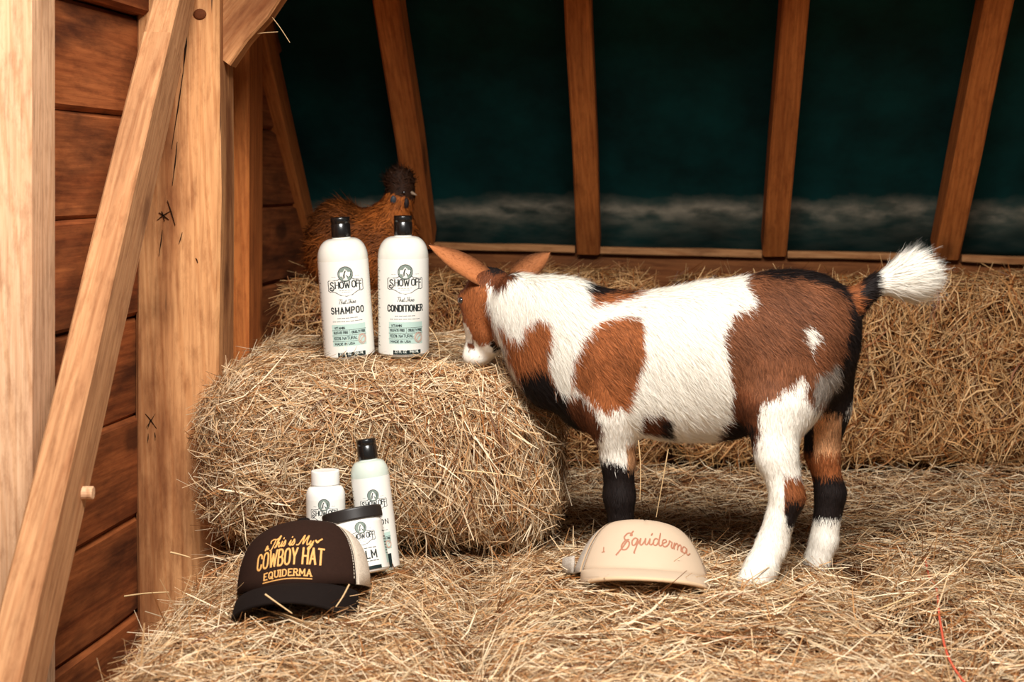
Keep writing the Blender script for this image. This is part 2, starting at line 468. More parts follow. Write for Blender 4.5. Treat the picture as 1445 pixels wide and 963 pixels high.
# low back wall: boards and the battens between the rafters
wall_back = thing('wall_back', 'low back wall of brown boards under the rafters', None, (0.5, 3.3, 0), kind='structure')
def back_pt(px, py, dY=0.0):
    return at(px, py, plate_Y(px) + dY)
z_of = lambda px: back_pt(px, 358 + (px - 829) * 0.02).z
zt = z_of(900)
beam('top_board', back_pt(330, 373, 0.05), back_pt(2150, 407.5, 0.05), 0.04, 0.085, (0, 0, 1), M_SILL, wall_back, seg=8, bev=0.004, wob=0.001, seed=41)
for j in range(4):
    z = 0.66 - j * 0.17
    beam('board', Vector((-0.62, 3.38, z - 0.08)), Vector((2.3, 3.109, z - 0.08)), 0.03, 0.166, (0, 0, 1), M_SILL, wall_back, seg=6, bev=0.004, wob=0.001, seed=50 + j)
ends = [(440, 578), (614, 812), (847, 1074), (1110, 1318), (1354, 1568), (1603, 1812), (1848, 2100)]
for j, (a, b_) in enumerate(ends):
    pa = back_pt(a, 349 + (a - 700) * 0.024, 0.03); pb = back_pt(b_, 349 + (b_ - 700) * 0.024, 0.03)
    beam('batten', pa, pb, 0.05, 0.016, (0, 0, 1), M_BATTEN, wall_back, seg=3, bev=0.002, wob=0.0015, seed=60 + j)

# unseen boarded header, added above the picture to block light from the back
added_shade_header = thing('added_shade_header', 'added unseen boarded header that keeps light off the back of the shed', None, (0.6, 1.80, 1.5), kind='structure')
for j in range(5):
    z = HEAD + 0.09 + j * 0.18
    beam('board', (-0.80, 1.80, z), (2.3, 1.80, z), 0.028, 0.178, (0, 0, 1), M_PLANK, added_shade_header, seg=4, bev=0.004, wob=0.001, seed=80 + j)

# ------------------------------------------------------------------ hay
M_STRAW = strand_mat('dry_hay', 0.55, 0.3, transl=0.12)
M_CORE = plain('packed_hay', srgb(72, 42, 21), 0.9, 0.1, noise=0.6, nscale=90, bump=1.0, bscale=160)
PAL = np.array([srgb(244, 220, 184)[:3], srgb(230, 196, 152)[:3], srgb(212, 170, 122)[:3], srgb(186, 136, 88)[:3], srgb(164, 106, 58)[:3], srgb(198, 174, 138)[:3], srgb(112, 68, 36)[:3]])
PW = np.array([0.27, 0.21, 0.15, 0.12, 0.09, 0.06, 0.10])


def straws(name, P, N, D, length, width, parent=None, seg=3, rng=RNG, bend=0.16, pal=PAL, pw=PW, tint=(1, 1, 1)):
    """ribbon stalks centred at P, running along D, lying on a surface with normal N"""
    n = len(P)
    s = np.linspace(-0.5, 0.5, seg + 1)
    side = unit(np.cross(D, N + 0.7 * rng.normal(size=(n, 3))))
    b1 = rng.normal(size=(n, 3)); b1 -= D * (b1 * D).sum(-1, keepdims=True)
    b1 = b1 * (bend * length)[:, None] - N * (0.10 * length)[:, None]
    kink = rng.normal(size=(n, 3)) * (0.03 * length)[:, None]
    V = np.zeros((n, seg + 1, 2, 3), dtype=np.float32)
    for i, t in enumerate(s):
        c = P + D * (length * t)[:, None] + b1 * (4 * t * t) * 0.5 + kink * math.sin(7 * t)
        wv = side * (width * (0.5 if i in (0, seg) else 1.0) * 0.5)[:, None]
        V[:, i, 0] = c - wv; V[:, i, 1] = c + wv
    base = (np.arange(n) * (seg + 1) * 2)[:, None]
    q = np.array([[2*i, 2*i+1, 2*i+3, 2*i+2] for i in range(seg)])
    Q = (base[:, :, None] + q[None]).reshape(-1, 4)
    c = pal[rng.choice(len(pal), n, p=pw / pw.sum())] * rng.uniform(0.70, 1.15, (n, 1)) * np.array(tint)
    C = np.repeat(c, (seg + 1) * 2, axis=0)
    me = np_mesh(name, V.reshape(-1, 3), Q, np.clip(C, 0, 1))
    return link(name, me, M_STRAW, parent)


def rounded_box(half, r, n, rng, faces):
    """points spread over some faces of a rounded box: positions, normals"""
    half = np.array(half); out_p = []
    area = {'f': half[0]*half[2], 'b': half[0]*half[2], 't': half[0]*half[1], 'l': half[1]*half[2], 'r': half[1]*half[2]}
    tot = sum(area[f] * w for f, w in faces.items())
    for f, w in faces.items():
        k = int(n * area[f] * w / tot)
        u = rng.uniform(-1, 1, (k, 3)) * half
        if f == 'f': u[:, 1] = -half[1]
        if f == 'b': u[:, 1] = half[1]
        if f == 't': u[:, 2] = half[2]
        if f == 'l': u[:, 0] = -half[0]
        if f == 'r': u[:, 0] = half[0]
        out_p.append(u)
    return np.concatenate(out_p)


def round_off(u, half, r):
    inner = np.clip(u, -(half - r), half - r)
    d = u - inner
    nrm = unit(d)
    return inner + nrm * r, nrm


def bale_disp(p, seed, amp):
    return amp * (0.9 * vnoise(p, 6.0, seed) + 0.5 * vnoise(p, 14.0, seed + 3) + 0.25 * vnoise(p, 34.0, seed + 5))


def bale(label, lo, hi, n, seed, faces, flow, amp=0.014, r=0.05, length=(0.045, 0.13), tint=(1, 1, 1), stray=0.03, lift=0.13, scatter=0.8, wid=1.0, group='hay bales stacked in the shed', name='hay_bale', mounds=()):
    rng = np.random.default_rng(seed)
    lo, hi = np.array(lo, float), np.array(hi, float)
    ctr, half = (lo + hi) / 2, (hi - lo) / 2
    root = thing(name, label, 'hay bale', (ctr[0], ctr[1], lo[2]), group)
    # packed core
    k = 26
    g = np.linspace(-1, 1, k); V, Q = [], []
    for ax in range(3):
        for sg in (-1, 1):
            a, b = np.meshgrid(g, g, indexing='ij')
            u = np.zeros((k, k, 3)); o1, o2 = [(1, 2), (2, 0), (0, 1)][ax]
            u[..., ax] = sg; u[..., o1] = a; u[..., o2] = b * sg
            base = len(V) * k * k; V.append(u.reshape(-1, 3))
            idx = np.arange(k * k).reshape(k, k) + base
            Q.append(np.stack([idx[:-1, :-1], idx[1:, :-1], idx[1:, 1:], idx[:-1, 1:]], -1).reshape(-1, 4))
    u = np.concatenate(V) * half
    p, nn = round_off(u, half, r)
    w = p + ctr
    w = w + nn * (bale_disp(w, seed, amp) - 0.006)[:, None]
    for (mx, my, mr, mh) in mounds: w[:, 2] += np.where(nn[:, 2] > 0.3, mh * np.exp(-((w[:, 0] - mx) ** 2 + (w[:, 1] - my) ** 2) / mr ** 2), 0)
    w[:, 2] = np.maximum(w[:, 2], lo[2] + 0.002)
    link('packed_core', np_mesh('packed_core', w, np.concatenate(Q)), M_CORE, root, smooth=True)
    # stalks
    u = rounded_box(half, r, n, rng, faces)
    p, nn = round_off(u, half, r)
    w = p + ctr
    m = len(w)
    w = w + nn * (bale_disp(w, seed, amp) + rng.uniform(-0.010, 0.010, m))[:, None]
    for (mx, my, mr, mh) in mounds: w[:, 2] += np.where(nn[:, 2] > 0.3, mh * np.exp(-((w[:, 0] - mx) ** 2 + (w[:, 1] - my) ** 2) / mr ** 2), 0)
    d0 = flow(w, nn, rng)
    d = d0 + scatter * rng.normal(size=(m, 3))
    d -= nn * (d * nn).sum(-1, keepdims=True)
    d = unit(d)
    lf = np.abs(rng.normal(size=m)) * lift
    st = rng.random(m) < stray
    lf[st] += rng.uniform(0.15, 0.6, st.sum())
    d = unit(d + nn * lf[:, None] * np.where(rng.random(m) < 0.5, 1, -0.4)[:, None])
    ln = rng.uniform(*length, m) * (0.75 + 0.5 * rng.random(m))
    wd = rng.uniform(0.0007, 0.0021, m) * wid
    big = rng.random(m) < 0.05
    wd[big] *= 1.6
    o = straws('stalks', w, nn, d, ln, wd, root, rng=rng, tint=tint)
    o['kind'] = 'stuff'
    return root


def fl(*v):
    v = np.array(v, float)
    return lambda w, nn, rng: np.tile(v, (len(w), 1))


def flow_centre(w, nn, rng):
    # the middle bale: combed downwards on the right half, lying across on the left and on top
    f = np.clip((w[:, 0] + 0.32) / 0.25, 0, 1)[:, None]
    d = f * np.array([0.35, 0, -1.3]) + (1 - f) * np.array([0.8, 0, 0.25])
    top = np.clip(nn[:, 2:3], 0, 1)
    return d * (1 - top) + top * np.array([0.9, -0.35, 0])


TZ = 0.354
bale('hay bale carrying the two tall bottles with pale stalks hanging down its front', (-0.502, 2.215, TZ + 0.002), (0.068, 2.82, 0.632), 30000, 101,
     {'f': 1.5, 't': 1.1, 'l': 0.8, 'r': 0.7}, flow_centre, amp=0.017, r=0.095, lift=0.17, stray=0.035)
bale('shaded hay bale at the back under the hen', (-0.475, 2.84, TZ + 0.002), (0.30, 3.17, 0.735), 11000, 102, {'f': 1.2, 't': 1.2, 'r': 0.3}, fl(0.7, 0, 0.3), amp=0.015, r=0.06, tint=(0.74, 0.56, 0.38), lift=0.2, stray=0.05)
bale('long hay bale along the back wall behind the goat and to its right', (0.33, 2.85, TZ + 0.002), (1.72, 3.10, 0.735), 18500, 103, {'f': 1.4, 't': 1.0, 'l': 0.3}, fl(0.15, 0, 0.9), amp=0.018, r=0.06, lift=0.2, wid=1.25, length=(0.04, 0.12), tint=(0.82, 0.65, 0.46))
FT = {'t': 1.35, 'f': 0.8, 'l': 0.5, 'r': 0.3}
bale('low hay bale in front on the left with the dark cap on it', (-0.485, 1.42, 0.004), (-0.055, 2.205, TZ - 0.002), 21000, 104, FT, fl(0.6, -0.4, 0), amp=0.018, r=0.075, lift=0.22, stray=0.05, length=(0.05, 0.16))
bale('low hay bale in front in the middle under the goat and the cream cap', (-0.045, 1.42, 0.004), (0.505, 2.205, TZ + 0.014), 23000, 105, FT, fl(0.8, -0.25, 0), mounds=[(0.18, 1.93, 0.11, 0.020), (0.36, 1.93, 0.08, 0.010)], amp=0.015, r=0.07, lift=0.2, stray=0.05, length=(0.045, 0.15))
bale('low hay bale in the bottom right corner bound with red twine', (0.518, 1.42, 0.004), (1.30, 2.205, TZ + 0.004), 22000, 106, FT, fl(0.3, -0.9, 0), amp=0.018, r=0.08, lift=0.18, stray=0.04, length=(0.05, 0.16))

# loose hay trodden between the bales
nx, ny = 70, 30
gx, gy = np.meshgrid(np.linspace(-0.46, 1.72, nx), np.linspace(2.215, 2.835, ny), indexing='ij')
gz = TZ - 0.012 + 0.008 * vnoise(np.stack([gx, gy, 0 * gx], -1), 7.0, 2) + 0.02 * np.clip((gy - 2.7) / 0.15, 0, 1)
V = np.stack([gx, gy, gz], -1).reshape(-1, 3); idx = np.arange(nx * ny).reshape(nx, ny)
bed = thing('hay_bed', 'loose trodden hay on the ground between the front and back bales', 'hay', (0.5, 2.5, TZ - 0.02), kind='stuff')
Qb = np.stack([idx[:-1, :-1], idx[1:, :-1], idx[1:, 1:], idx[:-1, 1:]], -1).reshape(-1, 4)
o = link('packed_layer', np_mesh('packed_layer', V, Qb), M_CORE, bed, smooth=True)
o.modifiers.new('thick', 'SOLIDIFY').thickness = 0.3
n = 21000
P = np.stack([RNG.uniform(-0.46, 1.72, n), RNG.uniform(2.20, 2.85, n), np.zeros(n)], -1)
P[:, 2] = TZ - 0.012 + 0.008 * vnoise(P * [1, 1, 0], 7.0, 2) + 0.02 * np.clip((P[:, 1] - 2.7) / 0.15, 0, 1) + RNG.uniform(-0.002, 0.012, n)
Nn = np.tile([0, 0, 1.0], (n, 1))
D = unit(RNG.normal(size=(n, 3)) * [1, 0.8, 0.18] + [0.5, 0, 0])
o = straws('stalks', P, Nn, D, RNG.uniform(0.04, 0.13, n), RNG.uniform(0.0007, 0.0019, n), bed)
o['kind'] = 'stuff'

# ------------------------------------------------------------------ living bodies: one blended surface each
def surface_nets(f, org, h):
    nx, ny, nz = f.shape
    ins = f < 0
    cnt = np.zeros((nx-1, ny-1, nz-1), dtype=np.float32); acc = np.zeros((nx-1, ny-1, nz-1, 3), dtype=np.float32)
    def sl(o, n): return slice(o, n - 1 + o)
    for ax in range(3):
        for o1 in (0, 1):
            for o2 in (0, 1):
                o = [0, 0, 0]; o[(ax+1) % 3] = o1; o[(ax+2) % 3] = o2
                e = list(o); e[ax] = 1
                a = f[sl(o[0], nx), sl(o[1], ny), sl(o[2], nz)]; b = f[sl(e[0], nx), sl(e[1], ny), sl(e[2], nz)]
                m = (a < 0) != (b < 0)
                t = np.where(m, a / np.where(m, a - b, 1), 0)
                pt = [np.float32(o[0]), np.float32(o[1]), np.float32(o[2])]
                for k in range(3):
                    acc[..., k] += np.where(m, (t if k == ax else pt[k]), 0)
                cnt += m
    act = cnt > 0
    ids = -np.ones(cnt.shape, dtype=np.int64); ids[act] = np.arange(act.sum())
    ijk = np.argwhere(act)
    V = (ijk + acc[act] / cnt[act][:, None]) * h + org
    Q = []
    for ax in range(3):
        a1, a2 = (ax + 1) % 3, (ax + 2) % 3
        s0 = [slice(1, n - 1) for n in f.shape]; s0[ax] = slice(0, f.shape[ax] - 1)
        s1 = list(s0); s1[ax] = slice(1, f.shape[ax])
        A, B = ins[tuple(s0)], ins[tuple(s1)]
        loc = np.argwhere(A != B)
        if not len(loc): continue
        flip = A[tuple(loc.T)]
        g = loc.copy(); g[:, a1] += 1; g[:, a2] += 1
        def cell(d1, d2):
            c = g.copy(); c[:, a1] += d1; c[:, a2] += d2
            return ids[c[:, 0], c[:, 1], c[:, 2]]
        q = np.stack([cell(-1, -1), cell(0, -1), cell(0, 0), cell(-1, 0)], -1)
        q[~flip] = q[~flip][:, ::-1]
        Q.append(q)
    return V, np.concatenate(Q)


class Body:
    """round cones and ellipsoids, smoothly blended; every piece remembers its name"""
    def __init__(self): self.p = []
    def cone(self, part, a, ra, b, rb, k=0.015, sy=1.0):
        self.p.append(('c', part, np.array(a, float), ra, np.array(b, float), rb, k, sy))
    def ell(self, part, c, r, k=0.02, rot=0.0):
        self.p.append(('e', part, np.array(c, float), np.array(r, float), rot, None, k, 1.0))
    def one(self, q, P):
        if q[0] == 'c':
            _, _, a, ra, b, rb, k, sy = q
            s = np.array([1, sy, 1]); ab = (b - a) * s; pa = (P - a) * s
            t = np.clip((pa @ ab) / max(ab @ ab, 1e-12), 0, 1)
            return np.linalg.norm(pa - t[..., None] * ab, axis=-1) - (ra + (rb - ra) * t)
        _, _, c, r, rot, _, k, _ = q
        d = P - c
        if rot:
            cs, sn = math.cos(rot), math.sin(rot)
            d = np.stack([d[..., 0] * cs + d[..., 2] * sn, d[..., 1], -d[..., 0] * sn + d[..., 2] * cs], -1)
        k0 = np.linalg.norm(d / r, axis=-1); k1 = np.linalg.norm(d / (r * r), axis=-1)
        return k0 * (k0 - 1) / np.maximum(k1, 1e-6)
    def field(self, P):
        f = None
        for q in self.p:
            d = self.one(q, P)
            if f is None: f = d; continue
            h = np.maximum(q[6] - np.abs(f - d), 0) / q[6]
            f = np.minimum(f, d) - h * h * q[6] * 0.25
        return f
    def nearest(self, P):
        names = []; best = np.full(len(P), 1e9); out = np.zeros(len(P), dtype=int)
        for q in self.p:
            if q[1] not in names: names.append(q[1])
            d = self.one(q, P); m = d < best
            best[m] = d[m]; out[m] = names.index(q[1])
        return out, names
    def mesh(self, lo, hi, h):
        ax = [np.arange(lo[i], hi[i], h) for i in range(3)]
        G = np.stack(np.meshgrid(*ax, indexing='ij'), -1).astype(np.float32)
        f = np.concatenate([self.field(G[i:i+16]) for i in range(0, len(G), 16)])
        return surface_nets(f, np.array(lo), h)


def inside(poly, u, v):
    poly = np.asarray(poly, float); r = np.zeros(len(u), dtype=bool)
    x0, y0 = poly[-1]
    for x1, y1 in poly:
        c = ((y1 > v) != (y0 > v)) & (u < (x0 - x1) * (v - y1) / (y0 - y1 + 1e-12) + x1)
        r ^= c; x0, y0 = x1, y1
    return r


def sample_surface(V, Q, n, rng, weight=None):
    T = np.concatenate([Q[:, [0, 1, 2]], Q[:, [0, 2, 3]]])
    a, b, c = V[T[:, 0]], V[T[:, 1]], V[T[:, 2]]
    ar = np.linalg.norm(np.cross(b - a, c - a), axis=-1)
    if weight is not None: ar = ar * weight((a + b + c) / 3)
    pick = rng.choice(len(T), n, p=ar / ar.sum())
    r1, r2 = np.sqrt(rng.random(n)), rng.random(n)
    w = np.stack([1 - r1, r1 * (1 - r2), r1 * r2], -1)
    return T[pick], w


def vertex_normals(V, Q):
    fn = np.cross(V[Q[:, 2]] - V[Q[:, 0]], V[Q[:, 3]] - V[Q[:, 1]])
    N = np.zeros_like(V)
    for k in range(4): np.add.at(N, Q[:, k], fn)
    return unit(N)


def fur_mesh(name, P, N, D, length, width, C, rng, curl=0.15, droop=0.25, tipc=1.0):
    n = len(P)
    side = unit(np.cross(D, N) + 0.25 * rng.normal(size=(n, 3)))
    c1 = rng.normal(size=(n, 3)) * (curl * length)[:, None]
    V = np.zeros((n, 3, 2, 3), dtype=np.float32)
    for i, (t, w) in enumerate(((0, 1.0), (0.5, 0.8), (1.0, 0.12))):
        cc = P + D * (length * t)[:, None] + c1 * t * t - N * (droop * length * t * t)[:, None]
        ww = side * (width * w * 0.5)[:, None]
        V[:, i, 0] = cc - ww; V[:, i, 1] = cc + ww
    base = (np.arange(n) * 6)[:, None, None]
    Q = (base + np.array([[0, 1, 3, 2], [2, 3, 5, 4]])[None]).reshape(-1, 4)
    col = np.repeat(C, 6, axis=0).reshape(n, 3, 2, 3)
    col[:, 2] *= tipc
    nn = unit(N + 0.16 * rng.normal(size=(n, 3)))
    return np_mesh(name, V.reshape(-1, 3), Q, np.clip(col.reshape(-1, 3), 0, 1), np.repeat(nn, 6, axis=0))


M_FUR = strand_mat('goat_hair', 0.65, 0.18)

# ------------------------------------------------------------------ the goat kid
G = Body()
gY = lambda px: 2.19 - (px - 850) * (0.11 / 300)          # depth of the spine along the body
def g(px, py, dY=0.0, Y=None):
    return np.array(at(px, py, (gY(px) if Y is None else Y) + dY))
R = lambda r, Y=2.1: r * Y / F
def gell(part, px, py, rx, ry, rz, k=30, rot=0.0, Y=None, dY=0.0):
    G.ell(part, g(px, py, dY, Y), (R(rx), R(ry), R(rz)), R(k), rot)
def gcone(part, a, b, k=16, sy=1.0):
    G.cone(part, g(a[0], a[1], 0, a[3]), R(a[2]), g(b[0], b[1], 0, b[3]), R(b[2]), R(k), sy)
# trunk: narrow chest, deep belly, rounded croup
gell('trunk', 1015, 506, 120, 82, 112, 30)
gell('trunk', 925, 508, 100, 76, 100, 34)
gell('trunk', 862, 506, 72, 62, 98, 30)
gell('trunk', 1100, 474, 88, 74, 92, 34)
gell('trunk', 1150, 472, 62, 62, 82, 30)
gell('trunk', 960, 560, 110, 62, 58, 34)
gell('trunk', 830, 560, 48, 50, 50, 26)
# neck
gell('neck', 806, 482, 62, 52, 92, 34, Y=2.19)
gell('neck', 768, 466, 52, 44, 80, 30, Y=2.215)
gell('neck', 730, 440, 44, 40, 58, 26, Y=2.245)
gell('neck', 768, 530, 32, 34, 42, 26, Y=2.20)
gell('neck', 750, 492, 34, 34, 50, 24, Y=2.22)
# head, held down to the hay and turned a little away
gell('head', 692, 416, 40, 38, 42, 20, Y=2.285)
gell('head', 686, 446, 34, 33, 44, 18, Y=2.295, rot=0.15)
gcone('head', (686, 440, 32, 2.295), (673, 492, 18, 2.315), 14)
gell('head', 676, 501, 26, 22, 18, 12, Y=2.305, rot=0.25)
gell('head', 694, 490, 17, 18, 15, 12, Y=2.29)
gell('head', 692, 472, 21, 22, 22, 14, Y=2.28)
gell('head', 657, 422, 12, 26, 13, 12, Y=2.30)
gcone('head', (672, 382, 13, 2.29), (664, 372, 5, 2.30), 10)
# near foreleg and far foreleg
NF, FF = 2.152, 2.27
gell('near_fore', 866, 560, 38, 34, 62, 30, Y=2.145)
gcone('near_fore', (866, 585, 34, 2.145), (872, 650, 23, NF), 20)
gcone('near_fore', (872, 650, 22, NF), (874, 700, 22, NF), 12)
gcone('near_fore', (874, 700, 21, NF), (878, 765, 17, NF), 10)
gcone('near_fore', (878, 768, 18, NF), (874, 786, 17, NF), 10)
gcone('far_fore', (866, 575, 30, 2.235), (872, 640, 20, FF), 20)
gcone('far_fore', (872, 640, 19, FF), (874, 690, 19, FF), 12)
gcone('far_fore', (874, 690, 18, FF), (876, 742, 15, FF), 10)
gcone('far_fore', (876, 742, 15, FF), (872, 766, 16, FF), 10)
# near hind leg
NH, FH = 2.018, 2.125
gell('near_hind', 1106, 540, 60, 40, 72, 34, Y=2.055, rot=0.2)
gcone('near_hind', (1092, 580, 42, 2.045), (1094, 640, 27, 2.03), 24)
gcone('near_hind', (1096, 640, 27, 2.03), (1112, 702, 22, NH), 14)
gcone('near_hind', (1111, 700, 21, NH), (1090, 768, 20, NH), 10)
gcone('near_hind', (1090, 768, 20, NH), (1076, 798, 22, 2.01), 10)
gcone('near_hind', (1074, 802, 21, 2.01), (1062, 822, 21, 2.0), 8)
# far hind leg
gell('far_hind', 1160, 540, 44, 36, 68, 30, Y=2.115)
gcone('far_hind', (1164, 580, 32, 2.125), (1160, 640, 23, FH), 22)
gcone('far_hind', (1160, 640, 22, FH), (1172, 696, 20, FH), 12)
gcone('far_hind', (1172, 696, 21, FH), (1163, 762, 19, FH), 10)
gcone('far_hind', (1163, 762, 19, FH), (1152, 795, 20, FH), 8)
# tail
gcone('tail', (1190, 438, 24, 2.07), (1236, 402, 12, 2.06), 18)
gcone('tail', (1236, 402, 13, 2.06), (1280, 393, 29, 2.06), 10)
GV, GQ = G.mesh((-0.16, 1.86, 0.345), (0.66, 2.42, 0.86), 0.0052)

WHITE = np.array(srgb(246, 240, 228)[:3]); BROWN = np.array(srgb(158, 92, 52)[:3]); HBROWN = np.array(srgb(118, 72, 46)[:3]); DBROWN = np.array(srgb(104, 58, 34)[:3])
BLACK = np.array(srgb(30, 22, 20)[:3]); TAN = np.array(srgb(206, 152, 108)[:3]); GREY = np.array(srgb(150, 140, 130)[:3]); HOOF = np.array(srgb(150, 132, 112)[:3])
BODY_PATCHES = [
    ([(700, 452), (716, 462), (730, 472), (740, 460), (757, 442), (772, 446), (776, 468), (768, 500), (772, 528), (790, 552), (815, 552), (832, 575), (838, 600), (840, 640), (780, 640), (740, 560), (716, 500)], BROWN),
    ([(728, 520), (760, 512), (778, 540), (800, 556), (826, 585), (838, 640), (770, 640), (735, 560)], BLACK),
    ([(792, 556), (815, 555), (838, 578), (848, 606), (842, 640), (824, 640), (812, 600)], DBROWN),
    ([(804, 536), (808, 500), (820, 474), (845, 456), (875, 447), (903, 448), (909, 470), (906, 505), (893, 545), (884, 572), (858, 582), (838, 574), (820, 552)], BROWN),
    ([(828, 360), (960, 360), (930, 408), (895, 424), (865, 431), (828, 430)], BROWN),
    ([(828, 360), (965, 360), (935, 407), (890, 418), (828, 418)], BLACK),
    ([(903, 588), (930, 576), (944, 594), (942, 618), (920, 616), (902, 614)], DBROWN),
    ([(926, 584), (944, 590), (946, 620), (928, 616)], BLACK),
    ([(1063, 360), (1230, 360), (1240, 440), (1230, 560), (1196, 600), (1176, 580), (1150, 580), (1134, 560), (1132, 524), (1116, 542), (1084, 560), (1058, 572), (1058, 640), (1020, 640), (1016, 612), (1030, 594), (1032, 550), (1022, 512), (1018, 470), (1032, 444), (1062, 428), (1058, 400)], HBROWN),
    ([(1070, 360), (1112, 360), (1172, 372), (1214, 410), (1200, 424), (1164, 403), (1120, 395), (1082, 392), (1066, 396)], BLACK),
    ([(1198, 420), (1240, 420), (1240, 560), (1190, 620), (1166, 596), (1178, 552), (1189, 500), (1196, 460)], BLACK),
    ([(1034, 545), (1066, 552), (1064, 640), (1012, 640), (1014, 606), (1030, 592)], DBROWN),
    ([(1040, 592), (1060, 596), (1060, 640), (1020, 640), (1016, 612)], BLACK),
    ([(1146, 534), (1180, 508), (1188, 530), (1180, 562), (1150, 580)], GREY),
    ([(1130, 466), (1140, 456), (1148, 464), (1146, 480), (1139, 494), (1133, 482)], WHITE),
]
HEAD_PATCHES = [
    ([(630, 350), (724, 350), (722, 388), (706, 402), (690, 404), (689, 424), (696, 452), (699, 476), (690, 490), (676, 492), (666, 480), (656, 458), (640, 462), (630, 440)], BROWN),
    ([(668, 382), (712, 376), (724, 392), (704, 406), (676, 406)], DBROWN),
    ([(676, 350), (728, 350), (722, 386), (700, 388), (680, 382)], BLACK),
    ([(658, 490), (668, 484), (670, 496), (661, 500)], DBROWN),
    ([(690, 486), (704, 480), (712, 494), (698, 500)], BLACK),
]


def goat_uv(P):
    """side view coordinates of the coat, taken square on to the goat's flank"""
    yc = np.interp(P[:, 0], [-0.03, 0.02, 0.08, 0.14, 0.40, 0.60], [2.255, 2.20, 2.145, 2.115, 2.03, 2.0])
    return CX + P[:, 0] * F / yc, HZ + (CH - P[:, 2]) * F / yc


def goat_colour(P, part, names, rng, jit=0.0):
    u, v = goat_uv(P)
    u = u + vnoise(P, 60, 4) * 4 * np.any(jit > 0) + rng.normal(size=len(P)) * jit * 0.6
    v = v + vnoise(P, 60, 9) * 4 * np.any(jit > 0) + rng.normal(size=len(P)) * jit
    C = np.tile(WHITE, (len(P), 1))
    at_ = lambda *n: np.isin(part, [names.index(k) for k in n])
    body = at_('trunk', 'neck', 'near_fore', 'near_hind', 'far_fore', 'far_hind', 'tail')
    for poly, c in BODY_PATCHES:
        m = inside(poly, u, v) & body
        C[m] = c
    hd = at_('head') | (at_('neck') & (u < 724))
    for poly, c in HEAD_PATCHES:
        m = inside(poly, u, v) & hd
        C[m] = c
    z = HZ + (CH - P[:, 2]) * F / P[:, 1]; x = CX + P[:, 0] * F / P[:, 1]
    z = z + rng.normal(size=len(P)) * jit
    m = at_('near_fore') & (z > 628) & (x > 884) & (z < 672); C[m] = TAN * 0.9
    m = at_('near_fore') & (z > 650 + (x - 850) * 0.25); C[m] = BLACK
    m = at_('far_fore') & (z > 590); C[m] = BLACK
    m = at_('far_fore') & (z > 596) & (z < 616); C[m] = BROWN
    m = at_('near_fore', 'far_fore') & (P[:, 2] < 0.372); C[m] = HOOF
    m = at_('near_hind') & (z > 672) & (z < 724) & (x > 1106 + (z - 672) * 0.02); C[m] = BROWN * 0.7
    m = at_('near_hind') & (z > 706) & (z < 744) & (x > 1108); C[m] = BLACK
    m = at_('far_hind') & (z > 584) & (z < 700); C[m] = TAN
    m = at_('far_hind') & (z > 584) & (z < 690) & (x > 1188); C[m] = BLACK
    m = at_('far_hind') & (z > 584) & (z < 660) & (x < 1148); C[m] = BLACK
    m = at_('far_hind') & (z > 640) & (z < 690); C[m] = BROWN * 0.9
    m = at_('far_hind') & (z > 672) & (z < 734); C[m] = BLACK
    m = at_('near_hind', 'far_hind') & (P[:, 2] < 0.364); C[m] = HOOF
    t = at_('tail'); C[t] = BLACK
    m = t & (x < 1212) & (z > 400) ; C[m] = BROWN * 0.8
    m = t & (x > 1238); C[m] = WHITE
    return C


rng = np.random.default_rng(21)
goat = thing('goat_kid', 'brown, black and white goat kid bending its head to the hay bale', 'goat', g(1000, 810))
part, names = G.nearest(GV)
# ears: cupped leaves that grow out of the skull, joined to the same skin
def ear(root, tip, width, normal, n=10, m=7):
    root, tip = np.array(root), np.array(tip); ax = tip - root
    nrm = np.array(normal, float); nrm -= ax * (nrm @ ax) / (ax @ ax); nrm /= np.linalg.norm(nrm)
    sd = np.cross(ax / np.linalg.norm(ax), nrm)
    V, Q = [], []
    for lay in (0, 1):
        for i in range(n + 1):
            t = i / n
            w = width * (math.sin(math.pi * min(1, (0.30 + 0.70 * t)) ** 1.15) ** 0.8 if t < 1 else 0.02) * 0.5
            for j in range(m):
                s = -1 + 2 * j / (m - 1)
                cup = 0.55 * w * (s * s) * (1 - 0.5 * t)
                V.append(root + ax * t + sd * w * s * (0.8 if t < 0.1 else 1) + nrm * (cup - 0.003 * lay * (1 - s * s) - 0.0004 * lay))
    k = (n + 1) * m
    for i in range(n):
        for j in range(m - 1):
            a = i * m + j
            Q.append((a, a + 1, a + m + 1, a + m)); Q.append((k + a + m, k + a + m + 1, k + a + 1, k + a))
    return np.array(V), np.array(Q)
e1v, e1q = ear(at(690, 400, 2.27), at(605, 346, 2.25), 0.040, (0.55, -0.75, 0.25))
e2v, e2q = ear(at(724, 396, 2.35), at(776, 357, 2.40), 0.040, (-0.25, -0.9, 0.2))
ALLV = np.concatenate([GV, e1v, e2v]); ALLQ = np.concatenate([GQ, e1q + len(GV), e2q + len(GV) + len(e1v)])
C0 = goat_colour(GV, part, names, rng)
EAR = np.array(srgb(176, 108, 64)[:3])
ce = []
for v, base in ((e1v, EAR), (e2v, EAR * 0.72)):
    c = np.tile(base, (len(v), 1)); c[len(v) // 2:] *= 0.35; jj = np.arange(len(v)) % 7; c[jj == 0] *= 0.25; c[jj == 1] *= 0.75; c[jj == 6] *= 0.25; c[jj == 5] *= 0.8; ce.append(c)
CA = np.concatenate([C0] + ce)
body = link('body', np_mesh('body', ALLV, ALLQ, CA), M_FUR, goat, smooth=True)
